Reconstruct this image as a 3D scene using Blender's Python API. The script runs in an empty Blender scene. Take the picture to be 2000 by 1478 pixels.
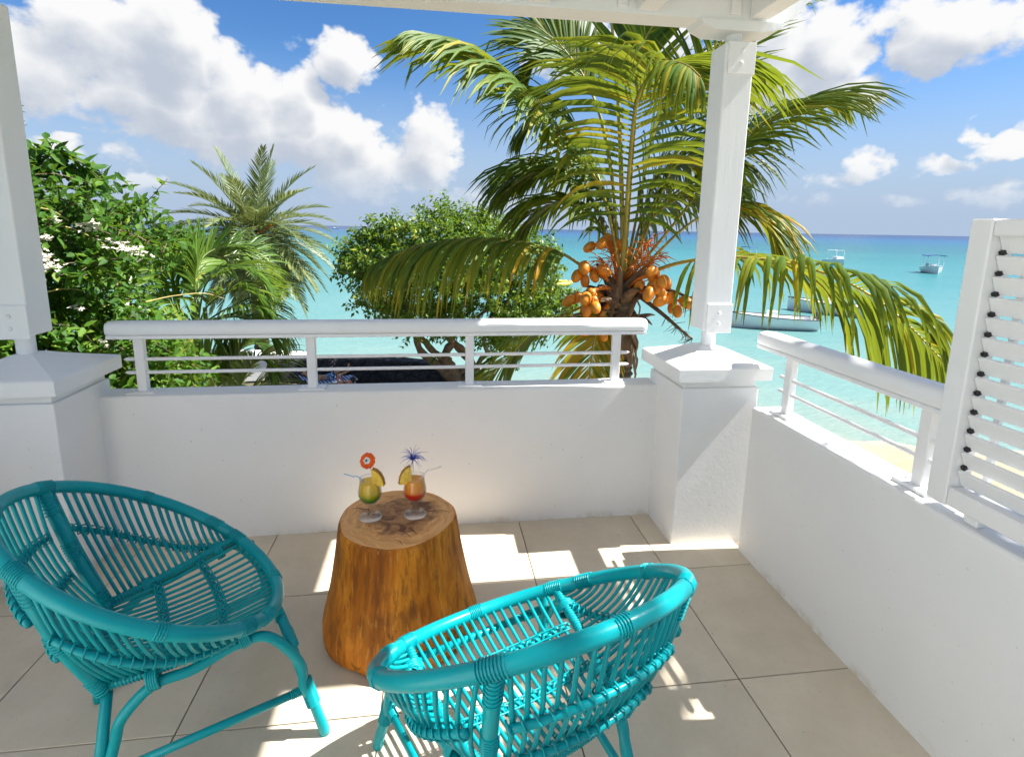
import bpy, bmesh, math, random
from mathutils import Vector, Matrix, Euler, Quaternion
random.seed(7)
SC = bpy.context.scene
COL = SC.collection
R = math.radians
# ------------------------------------------------------------------ camera
CAM = Vector((-1.0144, -2.0730, 1.4999))
FPX, PX, PY, PITCH, ROLL, YAW = 1049.59, 992.83, 637.99, 0.180436, 0.016608, 0.133775
_f = Vector((math.sin(YAW)*math.cos(PITCH), math.cos(YAW)*math.cos(PITCH), -math.sin(PITCH)))
_r0 = Vector((math.cos(YAW), -math.sin(YAW), 0)); _u0 = _r0.cross(_f)
CR = math.cos(ROLL)*_r0 + math.sin(ROLL)*_u0
CU = -math.sin(ROLL)*_r0 + math.cos(ROLL)*_u0
cd = bpy.data.cameras.new('camera'); cam = bpy.data.objects.new('camera', cd); COL.objects.link(cam)
cd.sensor_fit = 'HORIZONTAL'; cd.sensor_width = 36.0; cd.lens = FPX/2000*36
cd.shift_x = (1000-PX)/2000; cd.shift_y = (PY-739)/2000
cd.clip_start = 0.05; cd.clip_end = 60000
m = Matrix((CR, CU, -_f)).transposed().to_4x4(); m.translation = CAM
cam.matrix_world = m
SC.camera = cam
def ray(px, py):
    return (_f + CR*((px-PX)/FPX) - CU*((py-PY)/FPX)).normalized()
def at(px, py, d): return CAM + ray(px, py)*d
def onz(px, py, z):
    v = ray(px, py); return CAM + v*((z-CAM.z)/v.z)
def azel(px, py):
    v = ray(px, py); return math.atan2(v.x, v.y), math.asin(v.z)
# ------------------------------------------------------------------ light, exposure
SUN_EL, SUN_AZ = R(51), R(93.2)          # azimuth clockwise from +Y
SUN_STRENGTH, SKY_STRENGTH, EXPOSURE = 5.0, 0.088, 1.36
SC.view_settings.view_transform = 'Standard'
SC.view_settings.look = 'None'
SC.view_settings.exposure = EXPOSURE
SC.view_settings.gamma = 1.0
SC.view_settings.use_curve_mapping = False
sdir = Vector((math.sin(SUN_AZ)*math.cos(SUN_EL), math.cos(SUN_AZ)*math.cos(SUN_EL), math.sin(SUN_EL)))
sl = bpy.data.lights.new('sun', 'SUN'); sl.energy = SUN_STRENGTH; sl.angle = R(0.53); sl.color = (1, .97, .92)
so = bpy.data.objects.new('sun', sl); COL.objects.link(so)
so.rotation_euler = sdir.to_track_quat('Z', 'Y').to_euler(); so.location = sdir*30
SC.cycles.max_bounces = 10; SC.cycles.diffuse_bounces = 4; SC.cycles.glossy_bounces = 4
SC.cycles.transmission_bounces = 8; SC.cycles.transparent_max_bounces = 12
SC.cycles.caustics_reflective = False; SC.cycles.caustics_refractive = False
# ------------------------------------------------------------------ node helpers
class G:
    """small helper round a node tree"""
    def __init__(s, tree): s.t = tree; s.n = tree.nodes; s.l = tree.links
    def node(s, typ, **kw):
        n = s.n.new(typ)
        for k, v in kw.items(): setattr(n, k, v)
        return n
    def put(s, sock, v):
        if v is None: return
        if hasattr(v, 'default_value') or isinstance(v, bpy.types.NodeSocket): s.l.new(v, sock)
        else:
            try: sock.default_value = v
            except Exception:
                sock.default_value = (*v, 1.0)
    def m(s, op, a, b=None, c=None, clamp=False):
        n = s.node('ShaderNodeMath', operation=op, use_clamp=clamp)
        s.put(n.inputs[0], a); s.put(n.inputs[1], b); s.put(n.inputs[2], c)
        return n.outputs[0]
    def v(s, op, a, b=None):
        n = s.node('ShaderNodeVectorMath', operation=op); s.put(n.inputs[0], a)
        if b is not None: s.put(n.inputs[3 if op == 'SCALE' else 1], b)
        return n.outputs[0]
    def noise(s, vec, scale, detail=4, rough=.55, dist=0, out='Fac'):
        n = s.node('ShaderNodeTexNoise'); s.put(n.inputs['Vector'], vec); n.inputs['Scale'].default_value = scale
        n.inputs['Detail'].default_value = detail; n.inputs['Roughness'].default_value = rough; n.inputs['Distortion'].default_value = dist
        return n.outputs[out]
    def ramp(s, fac, stops, interp='LINEAR'):
        n = s.node('ShaderNodeValToRGB'); n.color_ramp.interpolation = interp; e = n.color_ramp.elements
        while len(e) < len(stops): e.new(.5)
        for i, (p, c) in enumerate(stops):
            e[i].position = p; e[i].color = (*c, 1) if len(c) == 3 else c
        s.put(n.inputs[0], fac); return n.outputs[0]
    def step(s, x, a, b):
        n = s.node('ShaderNodeMapRange', interpolation_type='SMOOTHSTEP'); s.put(n.inputs[0], x)
        n.inputs[1].default_value = a; n.inputs[2].default_value = b; return n.outputs[0]
    def mix(s, fac, a, b, blend='MIX'):
        n = s.node('ShaderNodeMix', data_type='RGBA', blend_type=blend)
        s.put(n.inputs[0], fac); s.put(n.inputs[6], a); s.put(n.inputs[7], b); return n.outputs[2]
    def xyz(s, v):
        n = s.node('ShaderNodeSeparateXYZ'); s.put(n.inputs[0], v); return n.outputs
    def comb(s, x, y, z):
        n = s.node('ShaderNodeCombineXYZ')
        for i, q in enumerate((x, y, z)): s.put(n.inputs[i], q)
        return n.outputs[0]
# ------------------------------------------------------------------ sky with broken cumulus
W = bpy.data.worlds.new('World'); SC.world = W; W.use_nodes = True
g = G(W.node_tree); g.n.clear()
BLOBS = [  # photo-frame sky directions: centre, half sizes, weight
 (60,110,190,150,.95),(200,60,180,150,1.0),(330,90,125,160,1.05),(300,190,200,110,1.0),(480,190,130,110,1.05),(590,190,70,110,1.0),
 (520,255,220,100,1.05),(650,270,110,100,1.05),(720,330,170,75,.95),(835,300,85,110,1.0),(818,225,22,40,.8),(672,115,85,75,1.0),(575,62,60,26,.62),
 (115,278,90,26,.85),(245,300,65,36,.72),(285,350,70,38,.82),(170,310,45,18,.66),(650,385,330,26,.62),(940,395,130,36,.8),(755,212,28,13,.55),
 (1120,90,95,95,1.05),(1250,80,150,90,1.0),(1480,130,150,110,1.1),(1600,110,130,115,1.1),(1690,165,90,50,.95),
 (1850,70,170,85,1.0),(1760,40,110,60,.9),(1990,60,120,110,.8),(1960,270,110,42,.95),(1880,250,40,22,.85),(1690,315,75,45,.9),(1840,310,80,26,.75),(1630,345,80,30,.75),
 (1930,380,130,42,.82),(1760,390,150,34,.7),(1600,390,100,30,.62)]
def cloud_group(name, full):
    cg = bpy.data.node_groups.new(name, 'ShaderNodeTree')
    cg.interface.new_socket('Az', in_out='INPUT', socket_type='NodeSocketFloat')
    cg.interface.new_socket('El', in_out='INPUT', socket_type='NodeSocketFloat')
    cg.interface.new_socket('Density', in_out='OUTPUT', socket_type='NodeSocketFloat')
    k = G(cg); gi = k.node('NodeGroupInput'); go = k.node('NodeGroupOutput')
    az, el = gi.outputs[0], gi.outputs[1]
    base = k.comb(az, k.m('MULTIPLY', el, 1.25), 0.0)
    warp = k.node('ShaderNodeTexNoise'); k.put(warp.inputs['Vector'], base); warp.inputs['Scale'].default_value = 9; warp.inputs['Detail'].default_value = 4 if full else 2; warp.inputs['Roughness'].default_value = .6
    ws = k.xyz(warp.outputs['Color'])
    waz = k.m('ADD', az, k.m('MULTIPLY', k.m('SUBTRACT', ws[0], .5), .13))
    wel = k.m('ADD', el, k.m('MULTIPLY', k.m('SUBTRACT', ws[1], .5), .11))
    wp = k.comb(waz, wel, 0.0)
    cov = None
    for (bx_, by_, rx, ry, w) in BLOBS:
        a0, e0 = azel(bx_, by_); a1, _ = azel(bx_+rx, by_); _, e1 = azel(bx_, by_-ry)
        ia, ie = 1/max(.01, abs(a1-a0)), 1/max(.01, abs(e1-e0))
        vm = k.node('ShaderNodeVectorMath', operation='MULTIPLY_ADD'); k.put(vm.inputs[0], wp); vm.inputs[1].default_value = (ia, ie, 0); vm.inputs[2].default_value = (-a0*ia, -e0*ie, 0)
        dt = k.node('ShaderNodeVectorMath', operation='DOT_PRODUCT'); k.l.new(vm.outputs[0], dt.inputs[0]); k.l.new(vm.outputs[0], dt.inputs[1])
        ww = w**2.6
        q = k.m('MULTIPLY_ADD', dt.outputs['Value'], -ww, ww)
        cov = q if cov is None else k.m('MAXIMUM', cov, q)
    cov = k.m('POWER', k.m('MAXIMUM', cov, 0.0), .6)
    # beyond the part of the sky in the picture the same kind of cloud goes on
    a0, e0 = azel(1000, 250)
    off = k.m('SQRT', k.m('ADD', k.m('POWER', k.m('ABSOLUTE', k.m('SUBTRACT', az, a0)), 2.0), k.m('POWER', k.m('MULTIPLY', k.m('ABSOLUTE', k.m('SUBTRACT', el, e0)), 1.6), 2.0)))
    outm = k.step(off, .72, 1.0)
    vc = k.comb(k.m('MULTIPLY', k.m('COSINE', az), k.m('COSINE', el)), k.m('MULTIPLY', k.m('SINE', az), k.m('COSINE', el)), k.m('SINE', el))
    gen = k.step(k.noise(vc, 3.2, 3, .5), .44, .62)
    cov = k.m('MAXIMUM', cov, k.m('MULTIPLY', gen, outm))
    mid = k.m('SUBTRACT', k.noise(base, 11, 3 if full else 1, .5), .5)
    den = k.m('MULTIPLY_ADD', mid, .6, cov)
    if full: den = k.m('MULTIPLY_ADD', k.m('SUBTRACT', k.noise(base, 30, 5, .6), .5), .75, den)
    k.l.new(k.m('SUBTRACT', den, .42), go.inputs[0])
    return cg
CGF, CGS = cloud_group('cloud_density', True), cloud_group('cloud_density_soft', False)
tc = g.node('ShaderNodeTexCoord'); d = g.xyz(tc.outputs['Generated'])
AZ = g.m('ARCTAN2', d[0], d[1]); EL = g.m('ARCSINE', d[2])
def cloud(a, e, cg):
    n = g.node('ShaderNodeGroup'); n.node_tree = cg; g.put(n.inputs[0], a); g.put(n.inputs[1], e); return n.outputs[0]
D0 = cloud(AZ, EL, CGF); D1 = cloud(g.m('ADD', AZ, .02), g.m('ADD', EL, .035), CGS) 
sky = g.node('ShaderNodeTexSky', sky_type='NISHITA'); sky.sun_disc = False
sky.sun_elevation = SUN_EL; sky.sun_rotation = SUN_AZ; sky.altitude = 0; sky.air_density = 1.0; sky.dust_density = .1; sky.ozone_density = 3.0
alpha = g.m('MULTIPLY', g.step(D0, -.02, .34), g.step(EL, -.005, .12))
shade = g.step(g.m('SUBTRACT', D1, g.m('MULTIPLY', D0, .42)), -.08, .52)
ccol = g.mix(shade, (4.3, 4.3, 4.3), (2.35, 2.6, 3.05))
hs = g.node('ShaderNodeHueSaturation'); hs.inputs['Saturation'].default_value = 1.22; hs.inputs['Value'].default_value = .63; g.put(hs.inputs['Color'], sky.outputs[0])
skyc = g.mix(1.0, hs.outputs[0], (.86, .95, 1.08), 'MULTIPLY')
skyc = g.mix(g.step(EL, .01, .30), (2.0, 2.5, 3.3), skyc)
thin = g.mix(alpha, skyc, ccol)
bg = g.node('ShaderNodeBackground'); g.put(bg.inputs[0], thin); bg.inputs[1].default_value = SKY_STRENGTH
wo = g.node('ShaderNodeOutputWorld'); g.l.new(bg.outputs[0], wo.inputs[0])
W.cycles.sampling_method = 'MANUAL'; W.cycles.sample_map_resolution = 1024
# ------------------------------------------------------------------ mesh helpers
class MB:
    def __init__(s): s.v = []; s.f = []; s.c = []; s.mi = []
    def add(s, vs, fs, col=None, mi=0):
        b = len(s.v); s.v += [tuple(q) for q in vs]; s.f += [tuple(b+i for i in q) for q in fs]; s.mi += [mi]*len(fs)
        s.c += [col or (1, 1, 1)]*len(vs)
    def box(s, a, b, mi=0):
        (x0, y0, z0), (x1, y1, z1) = a, b
        s.add([(x0,y0,z0),(x1,y0,z0),(x1,y1,z0),(x0,y1,z0),(x0,y0,z1),(x1,y0,z1),(x1,y1,z1),(x0,y1,z1)],
              [(3,2,1,0),(4,5,6,7),(0,1,5,4),(1,2,6,5),(2,3,7,6),(3,0,4,7)], mi=mi)
    def tube(s, pts, r, n=8, cap=True, closed=False, col=None, squash=None):
        pts = [Vector(q) for q in pts]; N = len(pts)
        rr = r if isinstance(r, (list, tuple)) else [r]*N
        up = None; vs = []
        for i, q in enumerate(pts):
            if closed: t = pts[(i+1) % N]-pts[i-1]
            else: t = pts[min(i+1, N-1)]-pts[max(i-1, 0)]
            t = t.normalized() if t.length > 1e-9 else Vector((0, 0, 1))
            if up is None:
                up = Vector((0, 0, 1)) if abs(t.z) < .9 else Vector((1, 0, 0))
            a = (up - t*up.dot(t))
            a = a.normalized() if a.length > 1e-6 else t.orthogonal().normalized()
            up = a; b = t.cross(a)
            for j in range(n):
                w = 2*math.pi*j/n
                o = a*math.cos(w)*(squash or 1) + b*math.sin(w)
                vs.append(q + o*rr[i])
        fs = []
        for i in range(N if closed else N-1):
            i2 = (i+1) % N
            for j in range(n):
                fs.append((i*n+j, i*n+(j+1) % n, i2*n+(j+1) % n, i2*n+j))
        if cap and not closed:
            fs.append(tuple(range(n-1, -1, -1))); fs.append(tuple((N-1)*n+j for j in range(n)))
        s.add(vs, fs, col)
    def lathe(s, prof, n=24, cx=0, cy=0, mod=None, cap_top=True, cap_bot=True):
        vs = []
        for (r, z) in prof:
            for j in range(n):
                w = 2*math.pi*j/n; q = r*(mod(w, z) if mod else 1)
                vs.append((cx+q*math.cos(w), cy+q*math.sin(w), z))
        fs = []
        for i in range(len(prof)-1):
            for j in range(n): fs.append((i*n+j, i*n+(j+1) % n, (i+1)*n+(j+1) % n, (i+1)*n+j))
        if cap_bot: fs.append(tuple(range(n-1, -1, -1)))
        if cap_top: fs.append(tuple((len(prof)-1)*n+j for j in range(n)))
        s.add(vs, fs)
    def ball(s, c, r, n=8, sc=(1, 1, 1), col=None):
        c = Vector(c); vs = []; k_ = n//2
        for i in range(1, k_):
            th = math.pi*i/k_
            for j in range(n):
                w = 2*math.pi*j/n
                vs.append(c+Vector((math.sin(th)*math.cos(w)*sc[0], math.sin(th)*math.sin(w)*sc[1], math.cos(th)*sc[2]))*r)
        t = len(vs); vs.append(c+Vector((0, 0, r*sc[2]))); vs.append(c-Vector((0, 0, r*sc[2])))
        fs = []
        for i in range(k_-2):
            for j in range(n): fs.append((i*n+j, (i+1)*n+j, (i+1)*n+(j+1) % n, i*n+(j+1) % n))
        for j in range(n):
            fs.append((t, j, (j+1) % n)); b = (k_-2)*n; fs.append((t+1, b+(j+1) % n, b+j))
        s.add(vs, fs, col)
    def mesh(s, name, mat, smooth=False, color=False):
        me = bpy.data.meshes.new(name); me.from_pydata(s.v, [], s.f)
        for q in (mat if isinstance(mat, (list, tuple)) else [mat]): me.materials.append(q)
        if any(s.mi): me.polygons.foreach_set('material_index', s.mi)
        if smooth: me.polygons.foreach_set('use_smooth', [True]*len(s.f))
        if color:
            at_ = me.color_attributes.new('tint', 'FLOAT_COLOR', 'POINT'); fl = []
            for c in s.c: fl += [c[0], c[1], c[2], 1.0]
            at_.data.foreach_set('color', fl)
        me.update(); return me
    def build(s, name, mat, parent=None, smooth=False, color=False, loc=None):
        return link(name, s.mesh(name, mat, smooth, color), parent, loc)
def link(name, data, parent=None, loc=None):
    o = bpy.data.objects.new(name, data); COL.objects.link(o)
    if parent: o.parent = parent
    if loc is not None: o.location = loc
    return o
def bevel_mesh(name, a, b, mat, bev=.006, seg=2, smooth=True):
    bm = bmesh.new(); bmesh.ops.create_cube(bm, size=1)
    for q in bm.verts:
        q.co = Vector([(a[i]+b[i])/2 + q.co[i]*(b[i]-a[i]) for i in range(3)])
    bmesh.ops.bevel(bm, geom=bm.edges[:], offset=bev, segments=seg, affect='EDGES', profile=.5)
    me = bpy.data.meshes.new(name); bm.to_mesh(me); bm.free(); me.materials.append(mat)
    if smooth:
        me.polygons.foreach_set('use_smooth', [True]*len(me.polygons))
    return me
def bbox(name, a, b, mat, parent=None, bev=.006, seg=2):
    o = link(name, bevel_mesh(name, a, b, mat, bev, seg, False), parent); return o
def tag(o, label=None, cat=None, group=None, kind=None):
    if label: o['label'] = label
    if cat: o['category'] = cat
    if group: o['group'] = group
    if kind: o['kind'] = kind
    return o
def thing(name, label, cat, loc=(0, 0, 0), rz=0, group=None):
    o = link(name, None); o.location = loc; o.rotation_euler.z = rz; o.empty_display_size = .1
    return tag(o, label, cat, group)
def copy_tree(o, parent=None):
    c = o.copy(); COL.objects.link(c); c.parent = parent
    for ch in list(o.children): copy_tree(ch, c)
    return c
def catmull(pts, n):
    P = [Vector(q) for q in pts]; P = [P[0]*2-P[1]]+P+[P[-1]*2-P[-2]]; out = []
    S = len(P)-3
    for i in range(n+1):
        u = i/n*S; j = min(int(u), S-1); t = u-j; a, b, c, d_ = P[j:j+4]
        out.append(.5*((2*b)+(c-a)*t+(2*a-5*b+4*c-d_)*t*t+(3*b-a-3*c+d_)*t**3))
    return out
# ------------------------------------------------------------------ materials
def newmat(name):
    m_ = bpy.data.materials.new(name); m_.use_nodes = True; q = G(m_.node_tree); q.n.clear()
    b = q.node('ShaderNodeBsdfPrincipled'); o = q.node('ShaderNodeOutputMaterial'); q.l.new(b.outputs[0], o.inputs[0])
    return m_, q, b, o
def objco(q):
    return q.node('ShaderNodeTexCoord').outputs['Object']
def geopos(q):
    return q.node('ShaderNodeNewGeometry').outputs['Position']
def addbump(q, b, h, strength, dist=.01):
    n = q.node('ShaderNodeBump'); n.inputs['Strength'].default_value = strength; n.inputs['Distance'].default_value = dist
    q.put(n.inputs['Height'], h); q.l.new(n.outputs[0], b.inputs['Normal'])
def plain(name, col, rough=.5, var=.12, scale=6, bump=0, bscale=60, spec=.5, coat=0, metal=0, world=False, stretch=None):
    m_, q, b, o = newmat(name)
    co = geopos(q) if world else objco(q)
    if stretch: co = q.v('MULTIPLY', co, stretch)
    n = q.noise(co, scale, 5)
    lo = tuple(max(0, c*(1-var)) for c in col); hi = tuple(min(1, c*(1+var)) for c in col)
    q.put(b.inputs['Base Color'], q.ramp(n, [(.3, lo), (.7, hi)]))
    q.put(b.inputs['Roughness'], q.m('ADD', rough-.06, q.m('MULTIPLY', q.noise(co, scale*3.1, 3), .12)))
    b.inputs['Specular IOR Level'].default_value = spec; b.inputs['Metallic'].default_value = metal
    b.inputs['Coat Weight'].default_value = coat; b.inputs['Coat Roughness'].default_value = .15
    if bump: addbump(q, b, q.noise(co, bscale, 4), bump)
    return m_
def leafmat(name, cols, rough=.45, transl=.35, tcol=(.45, .6, .05), spec=.4, tint=True):
    """thin leaf: colour from the per-leaf tint attribute (r picks along the ramp), light shows through"""
    m_, q, b, o = newmat(name)
    if tint:
        a = q.node('ShaderNodeAttribute', attribute_name='tint')
        f = q.xyz(a.outputs['Color'])[0]
    else:
        f = q.noise(objco(q), 4, 3)
    c = q.ramp(f, cols)
    q.put(b.inputs['Base Color'], c); b.inputs['Roughness'].default_value = rough; b.inputs['Specular IOR Level'].default_value = spec
    t = q.node('ShaderNodeBsdfTranslucent'); q.put(t.inputs[0], q.mix(.55, c, tcol))
    mx = q.node('ShaderNodeMixShader'); mx.inputs[0].default_value = transl
    q.l.new(b.outputs[0], mx.inputs[1]); q.l.new(t.outputs[0], mx.inputs[2]); q.l.new(mx.outputs[0], o.inputs[0])
    return m_
MAT = {}
def wallmat():
    m_, q, b, o = newmat('white_render')
    co = geopos(q); z = q.xyz(co)[2]
    n1 = q.noise(co, 2.2, 4); n2 = q.noise(co, 14, 5, .6)
    c = q.ramp(n1, [(.3, (.785, .785, .775)), (.7, (.83, .83, .825))])
    dirt = q.m('MULTIPLY', q.step(z, .05, .0), q.step(q.noise(co, 6, 6, .7), .46, .70))
    c = q.mix(q.m('MULTIPLY', dirt, .75), c, (.50, .43, .27))
    spk = q.step(q.noise(co, 60, 2, .5), .735, .76)
    c = q.mix(q.m('MULTIPLY', spk, .35), c, (.35, .33, .30))
    q.put(b.inputs['Base Color'], c); b.inputs['Roughness'].default_value = .6; b.inputs['Specular IOR Level'].default_value = .3
    addbump(q, b, q.m('ADD', q.m('MULTIPLY', n2, .5), q.noise(co, 70, 3)), .12, .004)
    return m_
MAT['wall'] = wallmat()
def woodwhite():
    m_, q, b, o = newmat('white_painted_wood')
    co = objco(q); st = q.v('MULTIPLY', co, (1, 1, .08))
    n = q.noise(st, 60, 5, .6)
    c = q.ramp(q.noise(co, 3, 4), [(.3, (.78, .785, .785)), (.7, (.83, .83, .83))])
    c = q.mix(q.m('MULTIPLY', q.step(q.noise(co, 22, 5, .7), .68, .76), .35), c, (.48, .45, .40))
    q.put(b.inputs['Base Color'], c); b.inputs['Roughness'].default_value = .42; addbump(q, b, n, .25, .003)
    return m_
MAT['wood_white'] = woodwhite()
MAT['metal_white'] = plain('white_painted_metal', (.81, .81, .81), .35, .03, 5, .05, 40)
MAT['ceiling'] = plain('ceiling_white', (.8, .8, .79), .6, .04, 3, .1, 40, world=True)
def tilemat():
    m_, q, b, o = newmat('beige_tile')
    co = geopos(q); inf = q.node('ShaderNodeObjectInfo')
    co2 = q.v('ADD', co, q.comb(q.m('MULTIPLY', inf.outputs['Random'], 31.0), 0.0, 0.0))
    n = q.noise(co2, 5, 6, .6); n2 = q.noise(co2, 45, 4, .6)
    c = q.ramp(n, [(.3, (.60, .52, .40)), (.72, (.70, .615, .49))])
    c = q.mix(q.m('MULTIPLY', q.step(n2, .52, .75), .25), c, (.50, .43, .33))
    c = q.mix(q.m('MULTIPLY', q.step(q.noise(co2, 70, 2, .4), .76, .78), .7), c, (.16, .12, .09))
    br = q.m('ADD', .93, q.m('MULTIPLY', inf.outputs['Random'], .1))
    c = q.mix(1.0, c, q.comb(br, br, br), 'MULTIPLY')
    q.put(b.inputs['Base Color'], c); q.put(b.inputs['Roughness'], q.m('ADD', .33, q.m('MULTIPLY', n2, .2)))
    b.inputs['Specular IOR Level'].default_value = .35
    return m_
MAT['tile'] = tilemat()
MAT['grout'] = plain('grout', (.19, .155, .12), .9, .3, 20, world=True)
def tealmat():
    m_, q, b, o = newmat('teal_paint')
    co = objco(q)
    c = q.ramp(q.noise(co, 7, 4), [(.3, (.001, .27, .305)), (.7, (.002, .335, .365))])
    c = q.mix(q.m('MULTIPLY', q.step(q.noise(co, 90, 3, .6), .72, .76), .4), c, (.25, .42, .42))
    q.put(b.inputs['Base Color'], c); q.put(b.inputs['Roughness'], q.m('ADD', .22, q.m('MULTIPLY', q.noise(co, 30, 3), .2)))
    b.inputs['Coat Weight'].default_value = .06; b.inputs['Coat Roughness'].default_value = .12; b.inputs['Specular IOR Level'].default_value = .25
    addbump(q, b, q.noise(co, 120, 3), .12, .002)
    return m_
MAT['teal'] = tealmat()
# ================================================================== balcony
FLOOR = bbox('floor', (-3.06, -4.0, -.25), (.56, .62, -.006), MAT['grout']); tag(FLOOR, kind='structure')
_tm = {}
def tile(x0, x1, y0, y1):
    w, h = round(x1-x0, 4), round(y1-y0, 4)
    if (w, h) not in _tm: _tm[(w, h)] = bevel_mesh('tile', (-w/2, -h/2, -.012), (w/2, h/2, 0), MAT['tile'], .0012, 1, False)
    o = link('tile', _tm[(w, h)], FLOOR, ((x0+x1)/2, (y0+y1)/2, random.uniform(-.0006, .0002)))
    return o
gap = .0021
xs = [-3.06, -3.0, -2.4, -1.8, -1.2, -.6, 0, .43]; ys = [-4.0, -3.6, -3.0, -2.4, -1.8, -1.2, -.6, 0, .49]
for i in range(len(xs)-1):
    for j in range(len(ys)-1):
        tile(xs[i]+gap, xs[i+1]-gap, ys[j]+gap, ys[j+1]-gap)
def wallthing(name, label, a, b, cat='wall'):
    o = bbox(name, a, b, MAT['wall'], bev=.012, seg=3); return tag(o, label, cat)
wallthing('parapet_wall', 'low white rendered parapet wall behind the tree stump table', (-2.55, .472, -.25), (.12, .618, .722))
wallthing('parapet_wall', 'low white rendered parapet wall below the louvred screen', (.412, -3.9, -.25), (.56, .118, .716))
wallthing('parapet_wall', 'low white rendered parapet wall beside the flowering bush pillar', (-3.06, -3.9, -.25), (-2.92, .2, .716))
def pillar(cx, cy, label):
    t = thing('pillar', label, 'pillar', (cx, cy, 0), group=None)
    h = .19
    bbox('shaft', (-h, -h, -.25), (h, h, .785), MAT['wall'], t, .006, 2)
    bbox('neck', (-h+.012, -h+.012, .783), (h-.012, h-.012, .83), MAT['wall'], t, .005, 2)
    c = h+.038
    b = MB(); n = 12
    z0, z1, zt = .826, .888, .952
    b.add([(-c,-c,z0),(c,-c,z0),(c,c,z0),(-c,c,z0),(-c,-c,z1-.004),(c,-c,z1-.004),(c,c,z1-.004),(-c,c,z1-.004)], [(3,2,1,0),(0,1,5,4),(1,2,6,5),(2,3,7,6),(3,0,4,7)])
    # softly swept pyramid, slightly bell shaped as plaster caps are
    rings = []
    prof = [(c, z1-.004), (c-.006, z1+.001), (c*.8, z1+.014), (c*.55, z1+.032), (c*.3, z1+.052), (c*.18, zt), (.0001, zt)]
    vs = []; fs = []
    for (s, z) in prof:
        for q in range(4):
            for e in range(4):
                u = e/4; A = [(-1,-1),(1,-1),(1,1),(-1,1)]
                p0, p1 = A[q], A[(q+1) % 4]
                vs.append(((p0[0]+(p1[0]-p0[0])*u)*s, (p0[1]+(p1[1]-p0[1])*u)*s, z))
    for i in range(len(prof)-1):
        for j in range(16): fs.append((i*16+j, i*16+(j+1) % 16, (i+1)*16+(j+1) % 16, (i+1)*16+j))
    b.add(vs, fs); b.build('cap', MAT['wall'], t)
    return t
pillar(.296, .38, 'square white pillar at the corner where the two railings meet')
pillar(-2.72, .38, 'square white pillar in front of the white flowering bush')
def wood_post(cx, cy, label):
    t = thing('wooden_post', label, 'post', (cx, cy, 0))
    b = MB(); b.tube([(0, 0, .93), (0, 0, 1.06)], .034, 20, False); b.build('steel_pin', MAT['metal_white'], t, True)
    b = MB(); b.tube([(0, 0, 2.28), (0, 0, 2.38)], .036, 20, False); b.build('steel_pin', MAT['metal_white'], t, True)
    w = .068
    sh = bbox('shaft', (-w, -w, 1.035), (w, w, 2.315), MAT['wood_white'], t, .007, 2)
    for z0, z1 in ((1.025, 1.165), (2.185, 2.318)):
        pl = bbox('plate', (-w+.012, -w-.0075, z0), (w+.003, -w+.004, z1), MAT['metal_white'], t, .002, 1)
        for zz in (z0+.045, z0+.095):
            b = MB(); b.lathe([(.0085, 0), (.009, .003), (.006, .0075), (.002, .009)], 10); q = b.build('bolt', MAT['metal_white'], pl, True)
            q.location = (.004, -w-.0073, zz); q.rotation_euler.x = R(90)
    return t
wood_post(.312, .375, 'white wooden post on the corner pillar in front of the coconut palm')
wood_post(-2.725, .375, 'white wooden post on the pillar beside the white flowering bush')
# ------------------------------------------------------------------ railings
def railing(label, L, posts, y0, cap_r, loc, rz, ends=True):
    """local x runs along the rail from 0 to L"""
    t = thing('railing', label, 'railing', loc, rz)
    bb = bmesh.new()
    prof = [(-.047, .002), (-.052, .012), (-.052, .034), (-.046, .048), (-.034, .056), (0, .060), (.034, .056), (.046, .048), (.052, .034), (.052, .012), (.047, .002)]
    b = MB(); n = len(prof); vs = []
    stations = [(0, .62, .016), (.006, .82, .008), (.018, .94, .003), (.034, 1, 0), (L-.034, 1, 0), (L-.018, .94, .003), (L-.006, .82, .008), (L, .62, .016)]
    for (x, s, dz) in stations:
        for (y, z) in prof: vs.append((x, y*s, .988 + .01 + (z-.002)*(1-dz*6)+.002))
    fs = [tuple(range(n)), tuple((len(stations)-1)*n+j for j in range(n-1, -1, -1))]
    for i in range(len(stations)-1):
        for j in range(n): fs.append((i*n+j, (i+1)*n+j, (i+1)*n+(j+1) % n, i*n+(j+1) % n))
    b.add(vs, fs); hr = b.build('handrail', MAT['wood_white'], t, True)
    m2 = hr.modifiers.new('e', 'EDGE_SPLIT'); m2.split_angle = R(35)
    bbox('under_strip', (.008, -.045, .980), (L-.008, .045, .9975), MAT['wood_white'], t, .003, 1)
    for x in posts:
        q = bbox('baluster', (x-.021, -.016, .716), (x+.021, .016, .981), MAT['metal_white'], t, .003, 1)
        bp = bbox('base_plate', (x-.062, -.042, .716), (x+.062, .042, .7285), MAT['metal_white'], q, .002, 1)
        for sx in (-.045, .045):
            b = MB(); b.lathe([(.007, 0), (.007, .004), (.003, .006)], 8); w_ = b.build('bolt', MAT['metal_white'], bp, True, loc=(x+sx, 0, .7283))
    for z in (.815, .878):
        b = MB(); x0, x1 = posts[0]-.062, posts[-1]+.062
        b.tube([(x0-.012, 0, z), (x0, 0, z), (x1, 0, z), (x1+.012, 0, z)], [.0015, .0085, .0085, .0015], 8); b.build('rod', MAT['metal_white'], t, True)
    return t
railing('white handrail with thin rods on the wall facing the sea', 2.552, [.125, .885, 1.645, 2.402], 0, 0, (-2.5, .548, 0), 0)
railing('white handrail with thin rods running up to the louvred screen', .985, [.205, .867], 0, 0, (.492, .19, 0), R(-90))
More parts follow.
